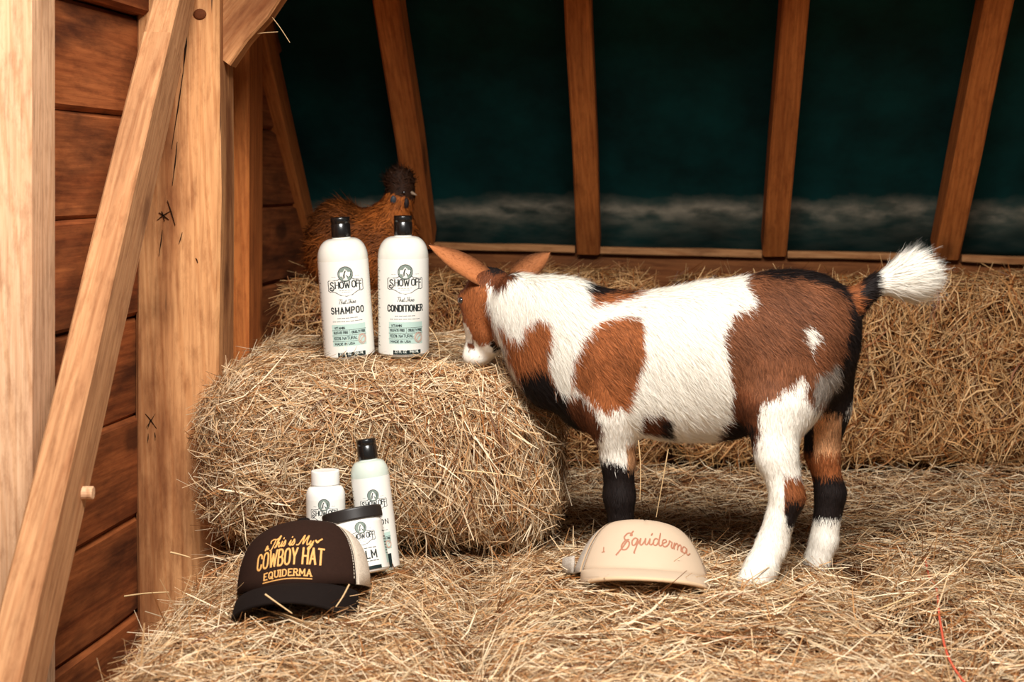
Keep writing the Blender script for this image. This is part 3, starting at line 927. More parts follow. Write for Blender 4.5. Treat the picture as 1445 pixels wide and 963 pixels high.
# the coat
n = 230000
def hair_density(p):
    near = (p[:, 1] < np.clip(2.165 - (p[:, 0] - 0.1365) * 0.27, 2.02, 2.30) + 0.05)
    return np.where(near, 1.0, 0.35)
T, w = sample_surface(GV, GQ, n, rng, hair_density)
GN = vertex_normals(GV, GQ)
P = (GV[T] * w[..., None]).sum(1); Nn = unit((GN[T] * w[..., None]).sum(1))
pp, _ = G.nearest(P)
is_ = lambda *k: np.isin(pp, [names.index(a) for a in k])
D = np.tile([0.75, 0.0, -0.75], (n, 1)).astype(float)
D[is_('neck')] = [0.55, -0.1, -0.8]
D[is_('head')] = [0.25, 0.1, 0.6]
D[is_('near_fore', 'far_fore', 'near_hind', 'far_hind')] = [0.12, 0, -1.0]
tl = is_('tail'); D[tl] = [1.0, 0.0, 0.12]
D += 0.22 * np.stack([vnoise(P, 22, k) for k in (1, 2, 3)], -1) + 0.10 * rng.normal(size=(n, 3))
D -= Nn * (D * Nn).sum(-1, keepdims=True); D = unit(D)
ln = rng.uniform(0.010, 0.020, n)
ln[is_('neck')] *= 1.35
ln[is_('head')] *= 0.42
ln[is_('near_fore', 'far_fore', 'near_hind', 'far_hind')] *= 0.62
lowleg = is_('near_fore', 'far_fore', 'near_hind', 'far_hind') & (P[:, 2] < 0.50); ln[lowleg] *= 0.75
tip = tl & (P[:, 0] > 0.535); ln[tip] = rng.uniform(0.022, 0.045, tip.sum()); ln[P[:, 2] < 0.368] *= 0.4
up = np.full(n, 0.22); up[tip] = 0.30
D2 = unit(D + Nn * (up + 0.12 * rng.normal(size=n))[:, None])
jit = np.where(is_('near_fore', 'far_fore', 'near_hind', 'far_hind'), 4.5, 2.6)
C = goat_colour(P, pp, names, rng, jit=jit)
dark = C.mean(-1) < 0.5
C = C * np.where(dark, rng.uniform(0.42, 1.55, n), rng.uniform(0.95, 1.03, n))[:, None]
C *= (1 + 0.30 * vnoise(P, 40, 6) * dark)[:, None]
wd = rng.uniform(0.00035, 0.0007, n)
coat = link('coat', fur_mesh('coat', P, Nn, D2, ln, wd, C, rng), M_FUR, goat)
# short hair along the ears
EV = np.concatenate([e1v, e2v]); EQ = np.concatenate([e1q, e2q + len(e1v)])
T, w = sample_surface(EV, EQ, 3500, rng)
EN = vertex_normals(EV, EQ); P = (EV[T] * w[..., None]).sum(1); Nn = unit((EN[T] * w[..., None]).sum(1))
ecol = np.concatenate(ce); C = (ecol[T] * w[..., None]).sum(1) * rng.uniform(0.75, 1.2, (3500, 1))
D = np.where((P[:, 0] < 0)[:, None], [-0.8, 0, 0.5], [0.7, 0.2, 0.6]); D = D + 0.3 * rng.normal(size=D.shape)
link('ear_hair', fur_mesh('ear_hair', P, Nn, unit(unit(D) + 0.3 * Nn), rng.uniform(0.003, 0.006, 3500), np.full(3500, 0.0005), C, rng), M_FUR, goat)
# eyes
def ball(name, c, r, mat, parent, sc=(1, 1, 1), n=14):
    me = bpy.data.meshes.new(name); b_ = bmesh.new()
    bmesh.ops.create_uvsphere(b_, u_segments=n, v_segments=n * 2 // 3, radius=1)
    for v in b_.verts: v.co = Vector((v.co.x * r * sc[0], v.co.y * r * sc[1], v.co.z * r * sc[2]))
    b_.to_mesh(me); b_.free()
    return link(name, me, mat, parent, Matrix.Translation(Vector(c)), smooth=True)
M_EYE = plain('eye', srgb(40, 36, 36), 0.08, 0.6, coat=1.0)
ball('eye', at(651, 424, 2.276), 0.0055, M_EYE, goat)
ball('eye', at(668, 420, 2.36), 0.008, M_EYE, goat)

# ------------------------------------------------------------------ the hen
H = Body(); HY = 2.92; RH = lambda r: r * HY / F
def hell(part, px, py, rx, ry, rz, k=26, rot=0.0, dY=0.0):
    H.ell(part, np.array(at(px, py, HY + dY)), (RH(rx), RH(ry), RH(rz)), RH(k), rot)
def hcone(part, a, b, k=16):
    H.cone(part, np.array(at(a[0], a[1], HY)), RH(a[2]), np.array(at(b[0], b[1], HY)), RH(b[2]), RH(k))
hell('body', 520, 364, 66, 56, 58)
hell('body', 484, 326, 38, 44, 44, 22, rot=0.5)
hell('body', 548, 358, 44, 46, 56, 22)
hcone('neck', (545, 325, 36, 0), (562, 286, 20, 0), 20)
hell('head', 566, 272, 19, 17, 18, 12)
hell('crest', 564, 255, 20, 18, 16, 10)
hell('body', 470, 352, 34, 44, 52, 20)
o = at(520, 340, HY)
HV, HQ = H.mesh((o.x - 0.17, HY - 0.13, o.z - 0.16), (o.x + 0.15, HY + 0.13, o.z + 0.19), 0.005)
hp_, hn = H.nearest(HV)
HB = np.array(srgb(140, 76, 30)[:3]); HD = np.array(srgb(58, 34, 20)[:3])
def hen_colour(P, part, rng, jit=0):
    C = np.tile(HB, (len(P), 1))
    at_ = lambda k: part == hn.index(k)
    px = CX + P[:, 0] * F / P[:, 1]; py = HZ + (CH - P[:, 2]) * F / P[:, 1]
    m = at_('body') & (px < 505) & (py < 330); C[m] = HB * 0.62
    C *= (1 + 0.35 * vnoise(P, 45, 3))[:, None]
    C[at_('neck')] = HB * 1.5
    C[at_('head')] = HD * 0.8; C[at_('crest')] = HD
    return C
hen = thing('hen', 'fluffy ginger hen with a dark crest behind the two tall bottles', 'hen', at(520, 425, HY))
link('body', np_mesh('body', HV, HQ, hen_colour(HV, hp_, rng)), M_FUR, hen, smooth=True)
n = 22000
T, w = sample_surface(HV, HQ, n, rng)
HN = vertex_normals(HV, HQ); P = (HV[T] * w[..., None]).sum(1); Nn = unit((HN[T] * w[..., None]).sum(1))
hp_, _ = H.nearest(P)
D = np.tile([-0.75, 0, -0.5], (n, 1)).astype(float) + 0.25 * rng.normal(size=(n, 3))
nk = hp_ == hn.index('neck'); D[nk] = [-0.35, 0, -1.0]
cr = hp_ == hn.index('crest'); D[cr] = rng.normal(size=(cr.sum(), 3)) * 0.5 + [-0.2, 0, 0.9]
D -= 0.9 * Nn * (D * Nn).sum(-1, keepdims=True)
ln = rng.uniform(0.014, 0.028, n); ln[cr] *= 0.75; ln[hp_ == hn.index('head')] *= 0.3
D = unit(unit(D) + Nn * (0.35 + 0.2 * rng.normal(size=n))[:, None])
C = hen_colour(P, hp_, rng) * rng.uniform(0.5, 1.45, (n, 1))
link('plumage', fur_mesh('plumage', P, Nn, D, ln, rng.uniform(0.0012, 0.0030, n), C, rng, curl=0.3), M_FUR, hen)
# beak, eye, wattle, feet
def spike(name, base, tip, r, mat, parent, n=10, hook=0.0):
    base, tip = Vector(base), Vector(tip); d = tip - base
    z = d.normalized(); x = z.orthogonal().normalized(); y = z.cross(x)
    V, Fc = [], []; rows = 5
    for i in range(rows):
        t = i / rows
        for k in range(n):
            a = 2 * math.pi * k / n
            V.append(tuple(base + d * t + Vector((0, 0, -hook * t * t)) + (x * math.cos(a) + y * math.sin(a)) * r * (1 - t) ** 0.7))
    V.append(tuple(tip + Vector((0, 0, -hook))))
    for i in range(rows - 1):
        for k in range(n): Fc.append((i*n+k, i*n+(k+1) % n, (i+1)*n+(k+1) % n, (i+1)*n+k))
    for k in range(n): Fc.append(((rows-1)*n+k, (rows-1)*n+(k+1) % n, rows*n))
    me = bpy.data.meshes.new(name); me.from_pydata(V, [], Fc); me.update()
    return link(name, me, mat, parent, smooth=True)
spike('beak', at(577, 271, HY - 0.012), at(589, 275, HY - 0.018), 0.0055, plain('beak', srgb(150, 124, 100), 0.4), hen, hook=0.002)
M_WAT = plain('wattle', srgb(34, 22, 22), 0.6, 0.3, noise=0.3, nscale=300)
ball('wattle', at(573, 287, HY - 0.026), 0.008, M_WAT, hen, (0.8, 0.6, 1.5))
ball('ear_lobe', at(555, 282, HY - 0.034), 0.007, plain('ear_lobe', srgb(52, 62, 70), 0.5), hen, (0.9, 0.4, 1.2))
ball('eye', at(570, 272, HY - 0.031), 0.0035, M_EYE, hen)
M_LEG = plain('hen_leg', srgb(80, 72, 66), 0.6, 0.3, noise=0.3, nscale=200)
for dx in (-12, 14):
    spike('leg', at(525 + dx, 410, HY - 0.01), at(527 + dx, 440, HY - 0.01), 0.007, M_LEG, hen)

# ------------------------------------------------------------------ lettering drawn as strokes
def arc(cx, cy, rx, ry, a0, a1, n=9):
    return [(cx + rx * math.cos(math.radians(a0 + (a1 - a0) * i / (n - 1))), cy + ry * math.sin(math.radians(a0 + (a1 - a0) * i / (n - 1)))) for i in range(n)]


def smooth_path(p, sub=5):
    p = [np.array(q, float) for q in p]; out = []
    for i in range(len(p) - 1):
        p0, p1, p2, p3 = p[max(i-1, 0)], p[i], p[i+1], p[min(i+2, len(p)-1)]
        for k in range(sub):
            t = k / sub
            out.append(0.5 * ((2*p1) + (p2-p0)*t + (2*p0-5*p1+4*p2-p3)*t*t + (3*p1-p0-3*p2+p3)*t**3))
    out.append(p[-1]); return out


GL = {  # glyphs in a box one unit tall: (advance, strokes)
    'A': (0.62, [[(0, 0), (0.31, 1), (0.62, 0)], [(0.12, 0.34), (0.50, 0.34)]]),
    'B': (0.56, [[(0, 0), (0, 1), (0.30, 1)] + arc(0.30, 0.76, 0.22, 0.24, 90, -90) + [(0, 0.52)], [(0.30, 0.52)] + arc(0.30, 0.26, 0.26, 0.26, 90, -90) + [(0, 0)]]),
    'C': (0.58, [[(0.56, 0.70)] + arc(0.29, 0.72, 0.27, 0.28, 0, 180) + arc(0.29, 0.28, 0.27, 0.28, 180, 360) + [(0.56, 0.30)]]),
    'D': (0.60, [[(0, 0), (0, 1), (0.26, 1)] + arc(0.26, 0.66, 0.32, 0.34, 90, 0) + arc(0.26, 0.34, 0.32, 0.34, 0, -90) + [(0, 0)]]),
    'E': (0.50, [[(0.50, 1), (0, 1), (0, 0), (0.50, 0)], [(0, 0.52), (0.40, 0.52)]]),
    'F': (0.48, [[(0.50, 1), (0, 1), (0, 0)], [(0, 0.52), (0.40, 0.52)]]),
    'H': (0.58, [[(0, 0), (0, 1)], [(0.58, 0), (0.58, 1)], [(0, 0.5), (0.58, 0.5)]]),
    'I': (0.02, [[(0, 0), (0, 1)]]),
    'L': (0.46, [[(0, 1), (0, 0), (0.46, 0)]]),
    'M': (0.74, [[(0, 0), (0, 1), (0.37, 0.30), (0.74, 1), (0.74, 0)]]),
    'N': (0.60, [[(0, 0), (0, 1), (0.60, 0), (0.60, 1)]]),
    'O': (0.60, [arc(0.30, 0.70, 0.30, 0.30, 0, 180) + arc(0.30, 0.30, 0.30, 0.30, 180, 360) + [(0.60, 0.70)]]),
    'P': (0.54, [[(0, 0), (0, 1), (0.28, 1)] + arc(0.28, 0.74, 0.26, 0.26, 90, -90) + [(0, 0.48)]]),
    'Q': (0.64, [arc(0.30, 0.70, 0.30, 0.30, 0, 180) + arc(0.30, 0.30, 0.30, 0.30, 180, 360) + [(0.60, 0.70)], [(0.32, 0.26), (0.60, -0.10), (0.74, -0.06)]]),
    'R': (0.56, [[(0, 0), (0, 1), (0.28, 1)] + arc(0.28, 0.75, 0.26, 0.25, 90, -90) + [(0, 0.50)], [(0.28, 0.50), (0.58, 0)]]),
    'S': (0.54, [arc(0.27, 0.75, 0.25, 0.25, 20, 270) + arc(0.27, 0.25, 0.27, 0.25, 90, -160)]),
    'T': (0.60, [[(0, 1), (0.60, 1)], [(0.30, 1), (0.30, 0)]]),
    'U': (0.58, [[(0, 1), (0, 0.30)] + arc(0.29, 0.29, 0.29, 0.29, 180, 360) + [(0.58, 1)]]),
    'W': (0.84, [[(0, 1), (0.20, 0), (0.42, 0.78), (0.64, 0), (0.84, 1)]]),
    'Y': (0.60, [[(0, 1), (0.30, 0.45), (0.60, 1)], [(0.30, 0.45), (0.30, 0)]]),
    'V': (0.62, [[(0, 1), (0.31, 0), (0.62, 1)]]),
    'Z': (0.54, [[(0, 1), (0.54, 1), (0, 0), (0.54, 0)]]),
    '0': (0.56, [arc(0.28, 0.70, 0.28, 0.30, 0, 180) + arc(0.28, 0.30, 0.28, 0.30, 180, 360) + [(0.56, 0.70)]]),
    '1': (0.24, [[(0, 0.78), (0.20, 1), (0.20, 0)]]),
    '2': (0.54, [arc(0.27, 0.73, 0.25, 0.27, 170, -30) + [(0.02, 0), (0.54, 0)]]),
    '3': (0.52, [arc(0.25, 0.76, 0.24, 0.24, 160, -80) + arc(0.25, 0.26, 0.26, 0.26, 80, -160)]),
    '4': (0.56, [[(0.42, 0), (0.42, 1), (0, 0.30), (0.56, 0.30)]]),
    '6': (0.54, [[(0.46, 0.96), (0.10, 0.60)] + arc(0.27, 0.28, 0.27, 0.28, 150, -200)]),
    '9': (0.54, [[(0.08, 0.04), (0.44, 0.40)] + arc(0.27, 0.72, 0.27, 0.28, -30, 320)]),
    '%': (0.70, [arc(0.15, 0.80, 0.14, 0.18, 0, 360), arc(0.55, 0.20, 0.14, 0.18, 0, 360), [(0.10, 0), (0.60, 1)]]),
    '|': (0.0, [[(0, -0.1), (0, 1.1)]]),
    '.': (0.05, [[(0, 0), (0.05, 0.02)]]),
}


def text_strokes(s, x, y, width, height, gap=0.22, arch=0.0, serif=0.0, lift=None, slant=0.0):
    """strokes of a line of capitals centred on x, its foot at y, as wide as asked"""
    pen, raw = 0.0, []
    for ch in s:
        if ch == ' ': pen += 0.42; continue
        adv, st = GL[ch]
        for q in st:
            raw.append([(a + pen, b) for a, b in q])
        if serif:
            for q in st:
                for e in (q[0], q[-1]):
                    if abs(e[1]) < 0.02 or abs(e[1] - 1) < 0.02: raw.append([(e[0] + pen - serif, e[1]), (e[0] + pen + serif, e[1])])
        pen += adv + gap
    pen -= gap
    k = width / pen
    out = []
    for q in raw:
        out.append([(x + (a - pen / 2) * k + slant * b * height, y + b * height + arch * (1 - ((a - pen / 2) / (pen / 2)) ** 2)) for a, b in q])
    return out


def stroke_mesh(name, strokes, w, m3, raise_=0.0004, smooth=False, base=0.0001):
    """flat strokes w wide laid on a surface: m3(u, v, h) gives the point h above it"""
    V, Q = [], []
    todo = []
    for st in strokes:
        if smooth: todo.append(smooth_path(st)); continue
        run = [np.array(st[0], float)]
        for i in range(1, len(st)):
            c = np.array(st[i], float)
            if np.linalg.norm(c - run[-1]) < 1e-7: continue
            if len(run) > 1:
                d0, d1 = run[-1] - run[-2], c - run[-1]
                if d0 @ d1 < 0.6 * np.linalg.norm(d0) * np.linalg.norm(d1):
                    todo.append(run); run = [run[-1]]
            run.append(c)
        todo.append(run)
    for p in todo:
        p = [np.array(q, float) for q in p]
        # break long straights so that they follow the surface
        q = [p[0]]
        for a, b in zip(p[:-1], p[1:]):
            k = max(1, int(np.linalg.norm(b - a) / 0.006))
            for i in range(1, k + 1): q.append(a + (b - a) * i / k)
        p = np.array(q)
        if len(p) < 2: continue
        keep = [0] + [i for i in range(1, len(p)) if np.linalg.norm(p[i] - p[i-1]) > 1e-7]
        p = p[keep]
        if len(p) < 2: continue
        t = np.gradient(p, axis=0); t = unit(t); nrm = np.stack([-t[:, 1], t[:, 0]], -1)
        p[0] -= t[0] * w * 0.3; p[-1] += t[-1] * w * 0.3
        k = len(V)
        for c, n_ in zip(p, nrm):
            V.append(m3(*(c - n_ * w / 2), base)); V.append(m3(*c, base + raise_)); V.append(m3(*(c + n_ * w / 2), base))
        for i in range(len(p) - 1):
            a = k + 3 * i
            Q.append((a, a + 3, a + 4, a + 1)); Q.append((a + 1, a + 4, a + 5, a + 2))
    return np_mesh(name, np.array(V), np.array(Q))


def patch_mesh(name, poly_rows, m3, h):
    """a sheet on a surface from rows of (u, v)"""
    V = [m3(u, v, h) for row in poly_rows for (u, v) in row]; n = len(poly_rows[0])
    Q = [(i * n + j, i * n + j + 1, (i + 1) * n + j + 1, (i + 1) * n + j) for i in range(len(poly_rows) - 1) for j in range(n - 1)]
    return np_mesh(name, np.array(V), np.array(Q))


def rect_rows(u0, u1, v0, v1, n=10): return [[(u0 + (u1 - u0) * j / n, v) for j in range(n + 1)] for v in (v0, v1)]
def disc_rows(cu, cv, r, n=20, r0=0.0): return [[(cu + q * math.cos(2 * math.pi * j / n), cv + q * math.sin(2 * math.pi * j / n)) for j in range(n + 1)] for q in (max(r0, 1e-5), r)]


def lathe(name, prof, n=48):
    V, Q = [], []
    for (r, z) in prof:
        for k in range(n): V.append((r * math.sin(2*math.pi*k/n), -r * math.cos(2*math.pi*k/n), z))
    for i in range(len(prof) - 1):
        for k in range(n): Q.append((i*n+k, i*n+(k+1) % n, (i+1)*n+(k+1) % n, (i+1)*n+k))
    me = np_mesh(name, np.array(V), np.array(Q))
    return me


def soft_profile(pts, r=0.3, sub=4):
    return [tuple(q) for q in smooth_path(pts, sub)]


# ------------------------------------------------------------------ bottles
M_PLASTIC = plain('milky_plastic', srgb(232, 228, 216), 0.20, 0.5, coat=0.5, sss=0.15)
M_WHITEP = plain('white_plastic', srgb(244, 241, 234), 0.4, 0.45, sss=0.1)
M_LOTION = plain('clear_lotion_plastic', srgb(206, 216, 204), 0.22, 0.5, coat=0.4, sss=0.2)
M_LABEL = plain('label_film', srgb(240, 237, 228), 0.35, 0.45, coat=0.2)
M_CAP = plain('black_cap', srgb(20, 18, 17), 0.25, 0.5, coat=0.4)
M_LID = plain('ribbed_lid', srgb(40, 35, 33), 0.42, 0.5)
M_INK = plain('label_ink', srgb(42, 48, 48), 0.5, 0.3)
M_INK2 = plain('soft_ink', srgb(96, 98, 94), 0.5, 0.3)
M_MINT = plain('mint_print', srgb(186, 212, 202), 0.5, 0.3)
M_EMB = plain('emblem_print', srgb(128, 140, 130), 0.5, 0.3)
M_SEAL = plain('coral_print', srgb(214, 150, 128), 0.5, 0.3)
M_PANEL = plain('dark_panel', srgb(26, 40, 40), 0.45, 0.35)
M_PALE = plain('pale_print', srgb(222, 226, 216), 0.5, 0.3)


def logo(parent, m3, cu, cv, s, sub=True):
    """round horse emblem over the plaque with its two words; s scales it (1 = plaque 0.064 wide)"""
    ev = cv + 0.0190 * s
    o = link('emblem', patch_mesh('emblem', disc_rows(cu, ev, 0.0132 * s), m3, 0.00025), M_INK, parent)
    link('emblem_ground', patch_mesh('emblem_ground', disc_rows(cu, ev, 0.0120 * s), m3, 0.0004), M_EMB, parent)
    horse = [(-4, -10), (-5.5, -2), (-4.5, 3), (-2, 6.5), (0, 9), (1, 7), (3, 6), (5, 1), (6.5, -3), (5, -5), (2.5, -2), (2, -5), (4, -10)]
    mid = [(-1 + (a + 1) * 0.05, b * 0.85) for a, b in horse]
    link('emblem_horse', patch_mesh('emblem_horse', [[(cu + a * s * 0.001, ev + b * s * 0.001) for a, b in horse + horse[:1]], [(cu + a * s * 0.001, ev + b * s * 0.001) for a, b in mid + mid[:1]]], m3, 0.0006), M_LABEL, parent)
    mane = [[(cu + (-4 + k * 1.2) * 0.001 * s, ev + (-8 + k) * 0.001 * s), (cu + (-3.4 + k * 1.1) * 0.001 * s, ev + (-2 + k * 1.6) * 0.001 * s), (cu + (-1 + k) * 0.001 * s, ev + (5 + k * 0.3) * 0.001 * s)] for k in range(3)]
    mane += [[(cu + (7 + k) * 0.001 * s, ev + (-5 + k * 3) * 0.001 * s), (cu + (9.5 - k * 0.4) * 0.001 * s, ev + (0 + k * 2.4) * 0.001 * s)] for k in range(3)]
    link('emblem_lines', stroke_mesh('emblem_lines', mane, 0.0008 * s, m3, base=0.0008), M_INK, parent)
    X, Yv = 0.032 * s, cv
    half = [(0.0105, 0.0118), (0.014, 0.0095), (0.020, 0.0088), (0.0305, 0.0088), (0.032, 0.0072), (0.0315, -0.004), (0.0318, -0.0085), (0.0285, -0.0104), (0.023, -0.0098), (0.017, -0.0122), (0.010, -0.0165), (0, -0.0185)]
    right = [(cu + a * s, Yv + b * s) for a, b in half]; left = [(cu - a * s, Yv + b * s) for a, b in half]
    link('plaque', stroke_mesh('plaque_outline', [right + left[::-1]], 0.0015 * s, m3), M_INK, parent)
    h = 0.0108 * s; y0 = Yv - 0.0048 * s
    st = text_strokes('HOW', cu - 0.0060 * s, y0 + 0.0004 * s, 0.0245 * s, h, gap=0.20)
    st += text_strokes('O', cu + 0.0135 * s, y0 + 0.0008 * s, 0.0062 * s, h, gap=0.2)
    st += text_strokes('F', cu + 0.0205 * s, y0 + 0.0008 * s, 0.0046 * s, h) + [[(cu + 0.0285 * s, y0 + h), (cu + 0.0245 * s, y0 + h), (cu + 0.0245 * s, y0 - 0.0035 * s)], [(cu + 0.0245 * s, y0 + h * 0.52), (cu + 0.0278 * s, y0 + h * 0.52)]]
    S = [(0.52, 0.86), (0.30, 1.02), (0.06, 0.90), (0.05, 0.68), (0.30, 0.48), (0.56, 0.20), (0.50, -0.16), (0.22, -0.30), (-0.06, -0.16), (-0.05, 0.10), (0.16, 0.16), (0.22, 0.00)]
    st.append([(q[0], q[1]) for q in smooth_path([(cu - 0.0275 * s + a * h * 1.05, y0 + b * h) for a, b in S])])
    link('brand_lettering', stroke_mesh('brand_lettering', st, 0.0022 * s, m3), M_INK, parent)
    tiny = []
    for (v, w) in ((-0.0085, 0.024), (-0.0115, 0.015)):
        for k in range(5): u = cu + (-w / 2 + w * k / 5) * s; tiny.append([(u, Yv + v * s), (u + w / 7 * s, Yv + v * s)])
    tiny += [[(cu - 0.024 * s, ev - 0.004 * s), (cu - 0.017 * s, ev - 0.004 * s)], [(cu + 0.017 * s, ev - 0.004 * s), (cu + 0.024 * s, ev - 0.004 * s)]]
    link('fine_print', stroke_mesh('fine_print', tiny, 0.0007 * s, m3), M_INK2, parent)['kind'] = 'stuff'


def script_line(s, x, y, width, height):
    """small slanted handwriting for a two word tag line"""
    W = {'T': [[(0, .9), (.6, 1), (.9, .95)], [(.5, 1), (.35, .3), (.2, 0)]], 'h': [[(0, 0), (.2, 1), (.1, .2), (.3, .5), (.4, .1), (.6, .1)]], 'a': [[(.5, .5), (.1, .3), (.2, 0), (.45, .4), (.4, 0), (.6, .1)]],
         't': [[(.2, .9), (.1, .1), (.4, .1)], [(0, .6), (.4, .62)]], 'S': [[(.6, .9), (.2, .9), (.5, .4), (.1, 0), (-.1, .2)]], 'i': [[(0, .5), (0, .05), (.25, .1)], [(.08, .8), (.1, .82)]],
         'n': [[(0, 0), (.1, .5), (.1, .1), (.35, .5), (.38, .05), (.55, .1)]], 'e': [[(0, .2), (.4, .35), (.2, .52), (.02, .2), (.2, 0), (.5, .15)]]}
    adv = {'T': .8, 'h': .6, 'a': .6, 't': .45, 'S': .65, 'i': .28, 'n': .58, 'e': .5, ' ': .35}
    pen, raw = 0, []
    for ch in s:
        for q in W.get(ch, []): raw.append([(a + pen + b * 0.25, b) for a, b in q])
        pen += adv[ch]
    k = width / pen
    return [[(x + (a - pen / 2) * k, y + b * height) for a, b in smooth_path(q, 3)] for q in raw]


def wrap(R, turn):
    def m3(u, v, h):
        a = u / R + turn
        return ((R + h) * math.sin(a), -(R + h) * math.cos(a), v)
    return m3


def bottle(name, label, base, top, Rb, H, cap_r, cap_h, mats, turn, product, logo_v, kind):
    """base and top are world points of the axis"""
    base, top = Vector(base), Vector(top)
    z = (top - base).normalized(); x = Vector((1, 0, 0)); x = (x - z * z.dot(x)).normalized(); y = z.cross(x)
    mtx = Matrix((x, y, z)).transposed().to_4x4(); mtx.translation = base
    root = thing(name, label, 'bottle' if kind != 'jar' else 'jar')
    root.matrix_basis = mtx
    neck = H - cap_h
    def add(nm, me, mat, parent=root, smooth=True):
        o = bpy.data.objects.new(nm, me); COL.objects.link(o); me.materials.append(mat); o.parent = parent
        if smooth: me.polygons.foreach_set('use_smooth', np.ones(len(me.polygons), dtype=bool))
        return o
    if kind == 'jar':
        prof = [(0.001, 0), (Rb * 0.90, 0), (Rb * 0.975, 0.002), (Rb, 0.007), (Rb, neck - 0.006), (Rb * 0.97, neck - 0.001), (Rb * 0.93, neck + 0.001), (Rb * 0.93, neck + 0.004)]
    elif kind == 'pot':
        prof = [(0.001, 0), (Rb * 0.88, 0), (Rb * 0.97, 0.003), (Rb, 0.009)] + [(Rb, neck - 0.016)] + [(Rb - (Rb - cap_r * 0.97) * t ** 1.8, neck - 0.016 + 0.014 * math.sin(t * math.pi / 2)) for t in (0.2, 0.4, 0.6, 0.8, 1.0)] + [(cap_r * 0.95, neck + 0.003)]
    else:
        sh = Rb * 0.86
        prof = [(0.001, 0), (Rb * 0.86, 0), (Rb * 0.96, 0.003), (Rb, 0.010), (Rb, 0.03), (Rb, neck - sh)]
        prof += [(cap_r * 0.96 + (Rb - cap_r * 0.96) * math.cos(t) ** 0.85, neck - sh + (sh - 0.002) * math.sin(t)) for t in [math.radians(d) for d in (10, 20, 30, 40, 50, 60, 70, 80, 90)]]
        prof += [(cap_r * 0.9, neck + 0.004)]
    b_ = add('body', lathe('body', prof), mats[0])
    c0 = neck
    if kind == 'bottle':
        cp_ = [(cap_r * 0.6, c0 - 0.0005), (cap_r * 0.98, c0), (cap_r, c0 + 0.001), (cap_r, c0 + cap_h * 0.66), (cap_r * 0.965, c0 + cap_h * 0.68), (cap_r * 0.965, c0 + cap_h * 0.70), (cap_r, c0 + cap_h * 0.72), (cap_r * 0.99, H - 0.0012), (cap_r * 0.95, H), (0.0005, H + 0.0004)]
        add('cap', lathe('cap', cp_), M_CAP)
    else:
        n = 96; me = lathe('lid', [(cap_r * 0.9, c0), (cap_r * 0.99, c0 + 0.0005), (cap_r, c0 + 0.002), (cap_r, H - 0.003), (cap_r * 0.985, H - 0.0008), (cap_r * 0.95, H), (cap_r * 0.80, H - 0.0006), (0.0005, H - 0.0006)], n)
        lid = add('lid' if kind == 'jar' else 'cap', me, mats[1])
        if kind == 'jar':
            co = np.zeros(len(me.vertices) * 3); me.vertices.foreach_get('co', co); co = co.reshape(-1, 3)
            ring = np.arange(len(co)) // n; m = np.isin(ring, [2, 3]) & (np.arange(len(co)) % 2 == 0)
            co[m, :2] *= 0.975; me.vertices.foreach_set('co', co.ravel())
    m3 = wrap(Rb, turn)
    lo_v = 0.006 if kind != 'jar' else 0.004
    lab_top = {'bottle': neck - Rb * 0.9, 'pot': neck - 0.02, 'jar': neck - 0.006}[kind]
    span = Rb * math.radians(112)
    lab = add('label', patch_mesh('label', [[(-span + 2 * span * j / 40, v) for j in range(41)] for v in (lo_v, lab_top)], m3, 0.00015), M_LABEL)
    s = Rb / 0.0435
    if kind == 'jar': s = 0.66
    class Par: pass
    def L_(nm, me, mat):
        o = bpy.data.objects.new(nm, me); COL.objects.link(o); me.materials.append(mat); o.parent = lab; return o
    before = set(COL.objects)
    logo(None, m3, 0.0, logo_v, s)
    for o in [o for o in COL.objects if o not in before]: o.parent = lab
    if kind == 'bottle' or kind == 'jar':
        d = logo_v
        f = s if kind == 'bottle' else 0.8
        if kind == 'bottle':
            L_('tag_line', stroke_mesh('tag_line', script_line('That Shine', 0, d - 0.031 * f, 0.030 * f, 0.0075 * f), 0.0010 * f, m3), M_INK2)
            L_('product_name', stroke_mesh('product_name', text_strokes(product, 0, d - 0.0475 * f, (0.058 if len(product) < 9 else 0.064) * f, 0.0102 * f, gap=0.36 if len(product) < 9 else 0.26), 0.0025 * f, m3), M_INK)
            t = []
            for (v, w, c) in ((-0.0555, 0.036, 5), (-0.0610, 0.054, 7)):
                for k in range(c): u = (-w / 2 + w * k / c) * f; t.append([(u, d + v * f), (u + w / c * 0.7 * f, d + v * f)])
            L_('fine_print', stroke_mesh('fine_print', t, 0.0014 * f, m3), M_INK2)['kind'] = 'stuff'
            L_('info_panel', patch_mesh('info_panel', rect_rows(-0.030 * f, 0.031 * f, d - 0.103 * f, d - 0.066 * f), m3, 0.0003), M_MINT)
            rows = text_strokes('SULFATE FREE', -0.0145 * f, d - 0.0815 * f, 0.025 * f, 0.0036 * f) + text_strokes('CRUELTY FREE', 0.0165 * f, d - 0.0815 * f, 0.025 * f, 0.0036 * f)
            rows += text_strokes('100% NATURAL', -0.007 * f, d - 0.0915 * f, 0.040 * f, 0.0046 * f) + text_strokes('MADE IN USA', -0.009 * f, d - 0.1005 * f, 0.034 * f, 0.0036 * f)
            rows += text_strokes('VITAMIN', -0.016 * f, d - 0.0735 * f, 0.018 * f, 0.0036 * f)
            L_('panel_lettering', stroke_mesh('panel_lettering', rows, 0.0008 * f, m3, base=0.0006), M_INK)
            rl = [[(-0.030 * f, d - q * f), (0.031 * f, d - q * f)] for q in (0.0755, 0.0845)] + [[(-0.030 * f, d - 0.0945 * f), (0.014 * f, d - 0.0945 * f)], [(0.001 * f, d - 0.0755 * f), (0.001 * f, d - 0.0845 * f)]]
            L_('panel_rules', stroke_mesh('panel_rules', rl, 0.0005 * f, m3, base=0.0005), M_INK2)
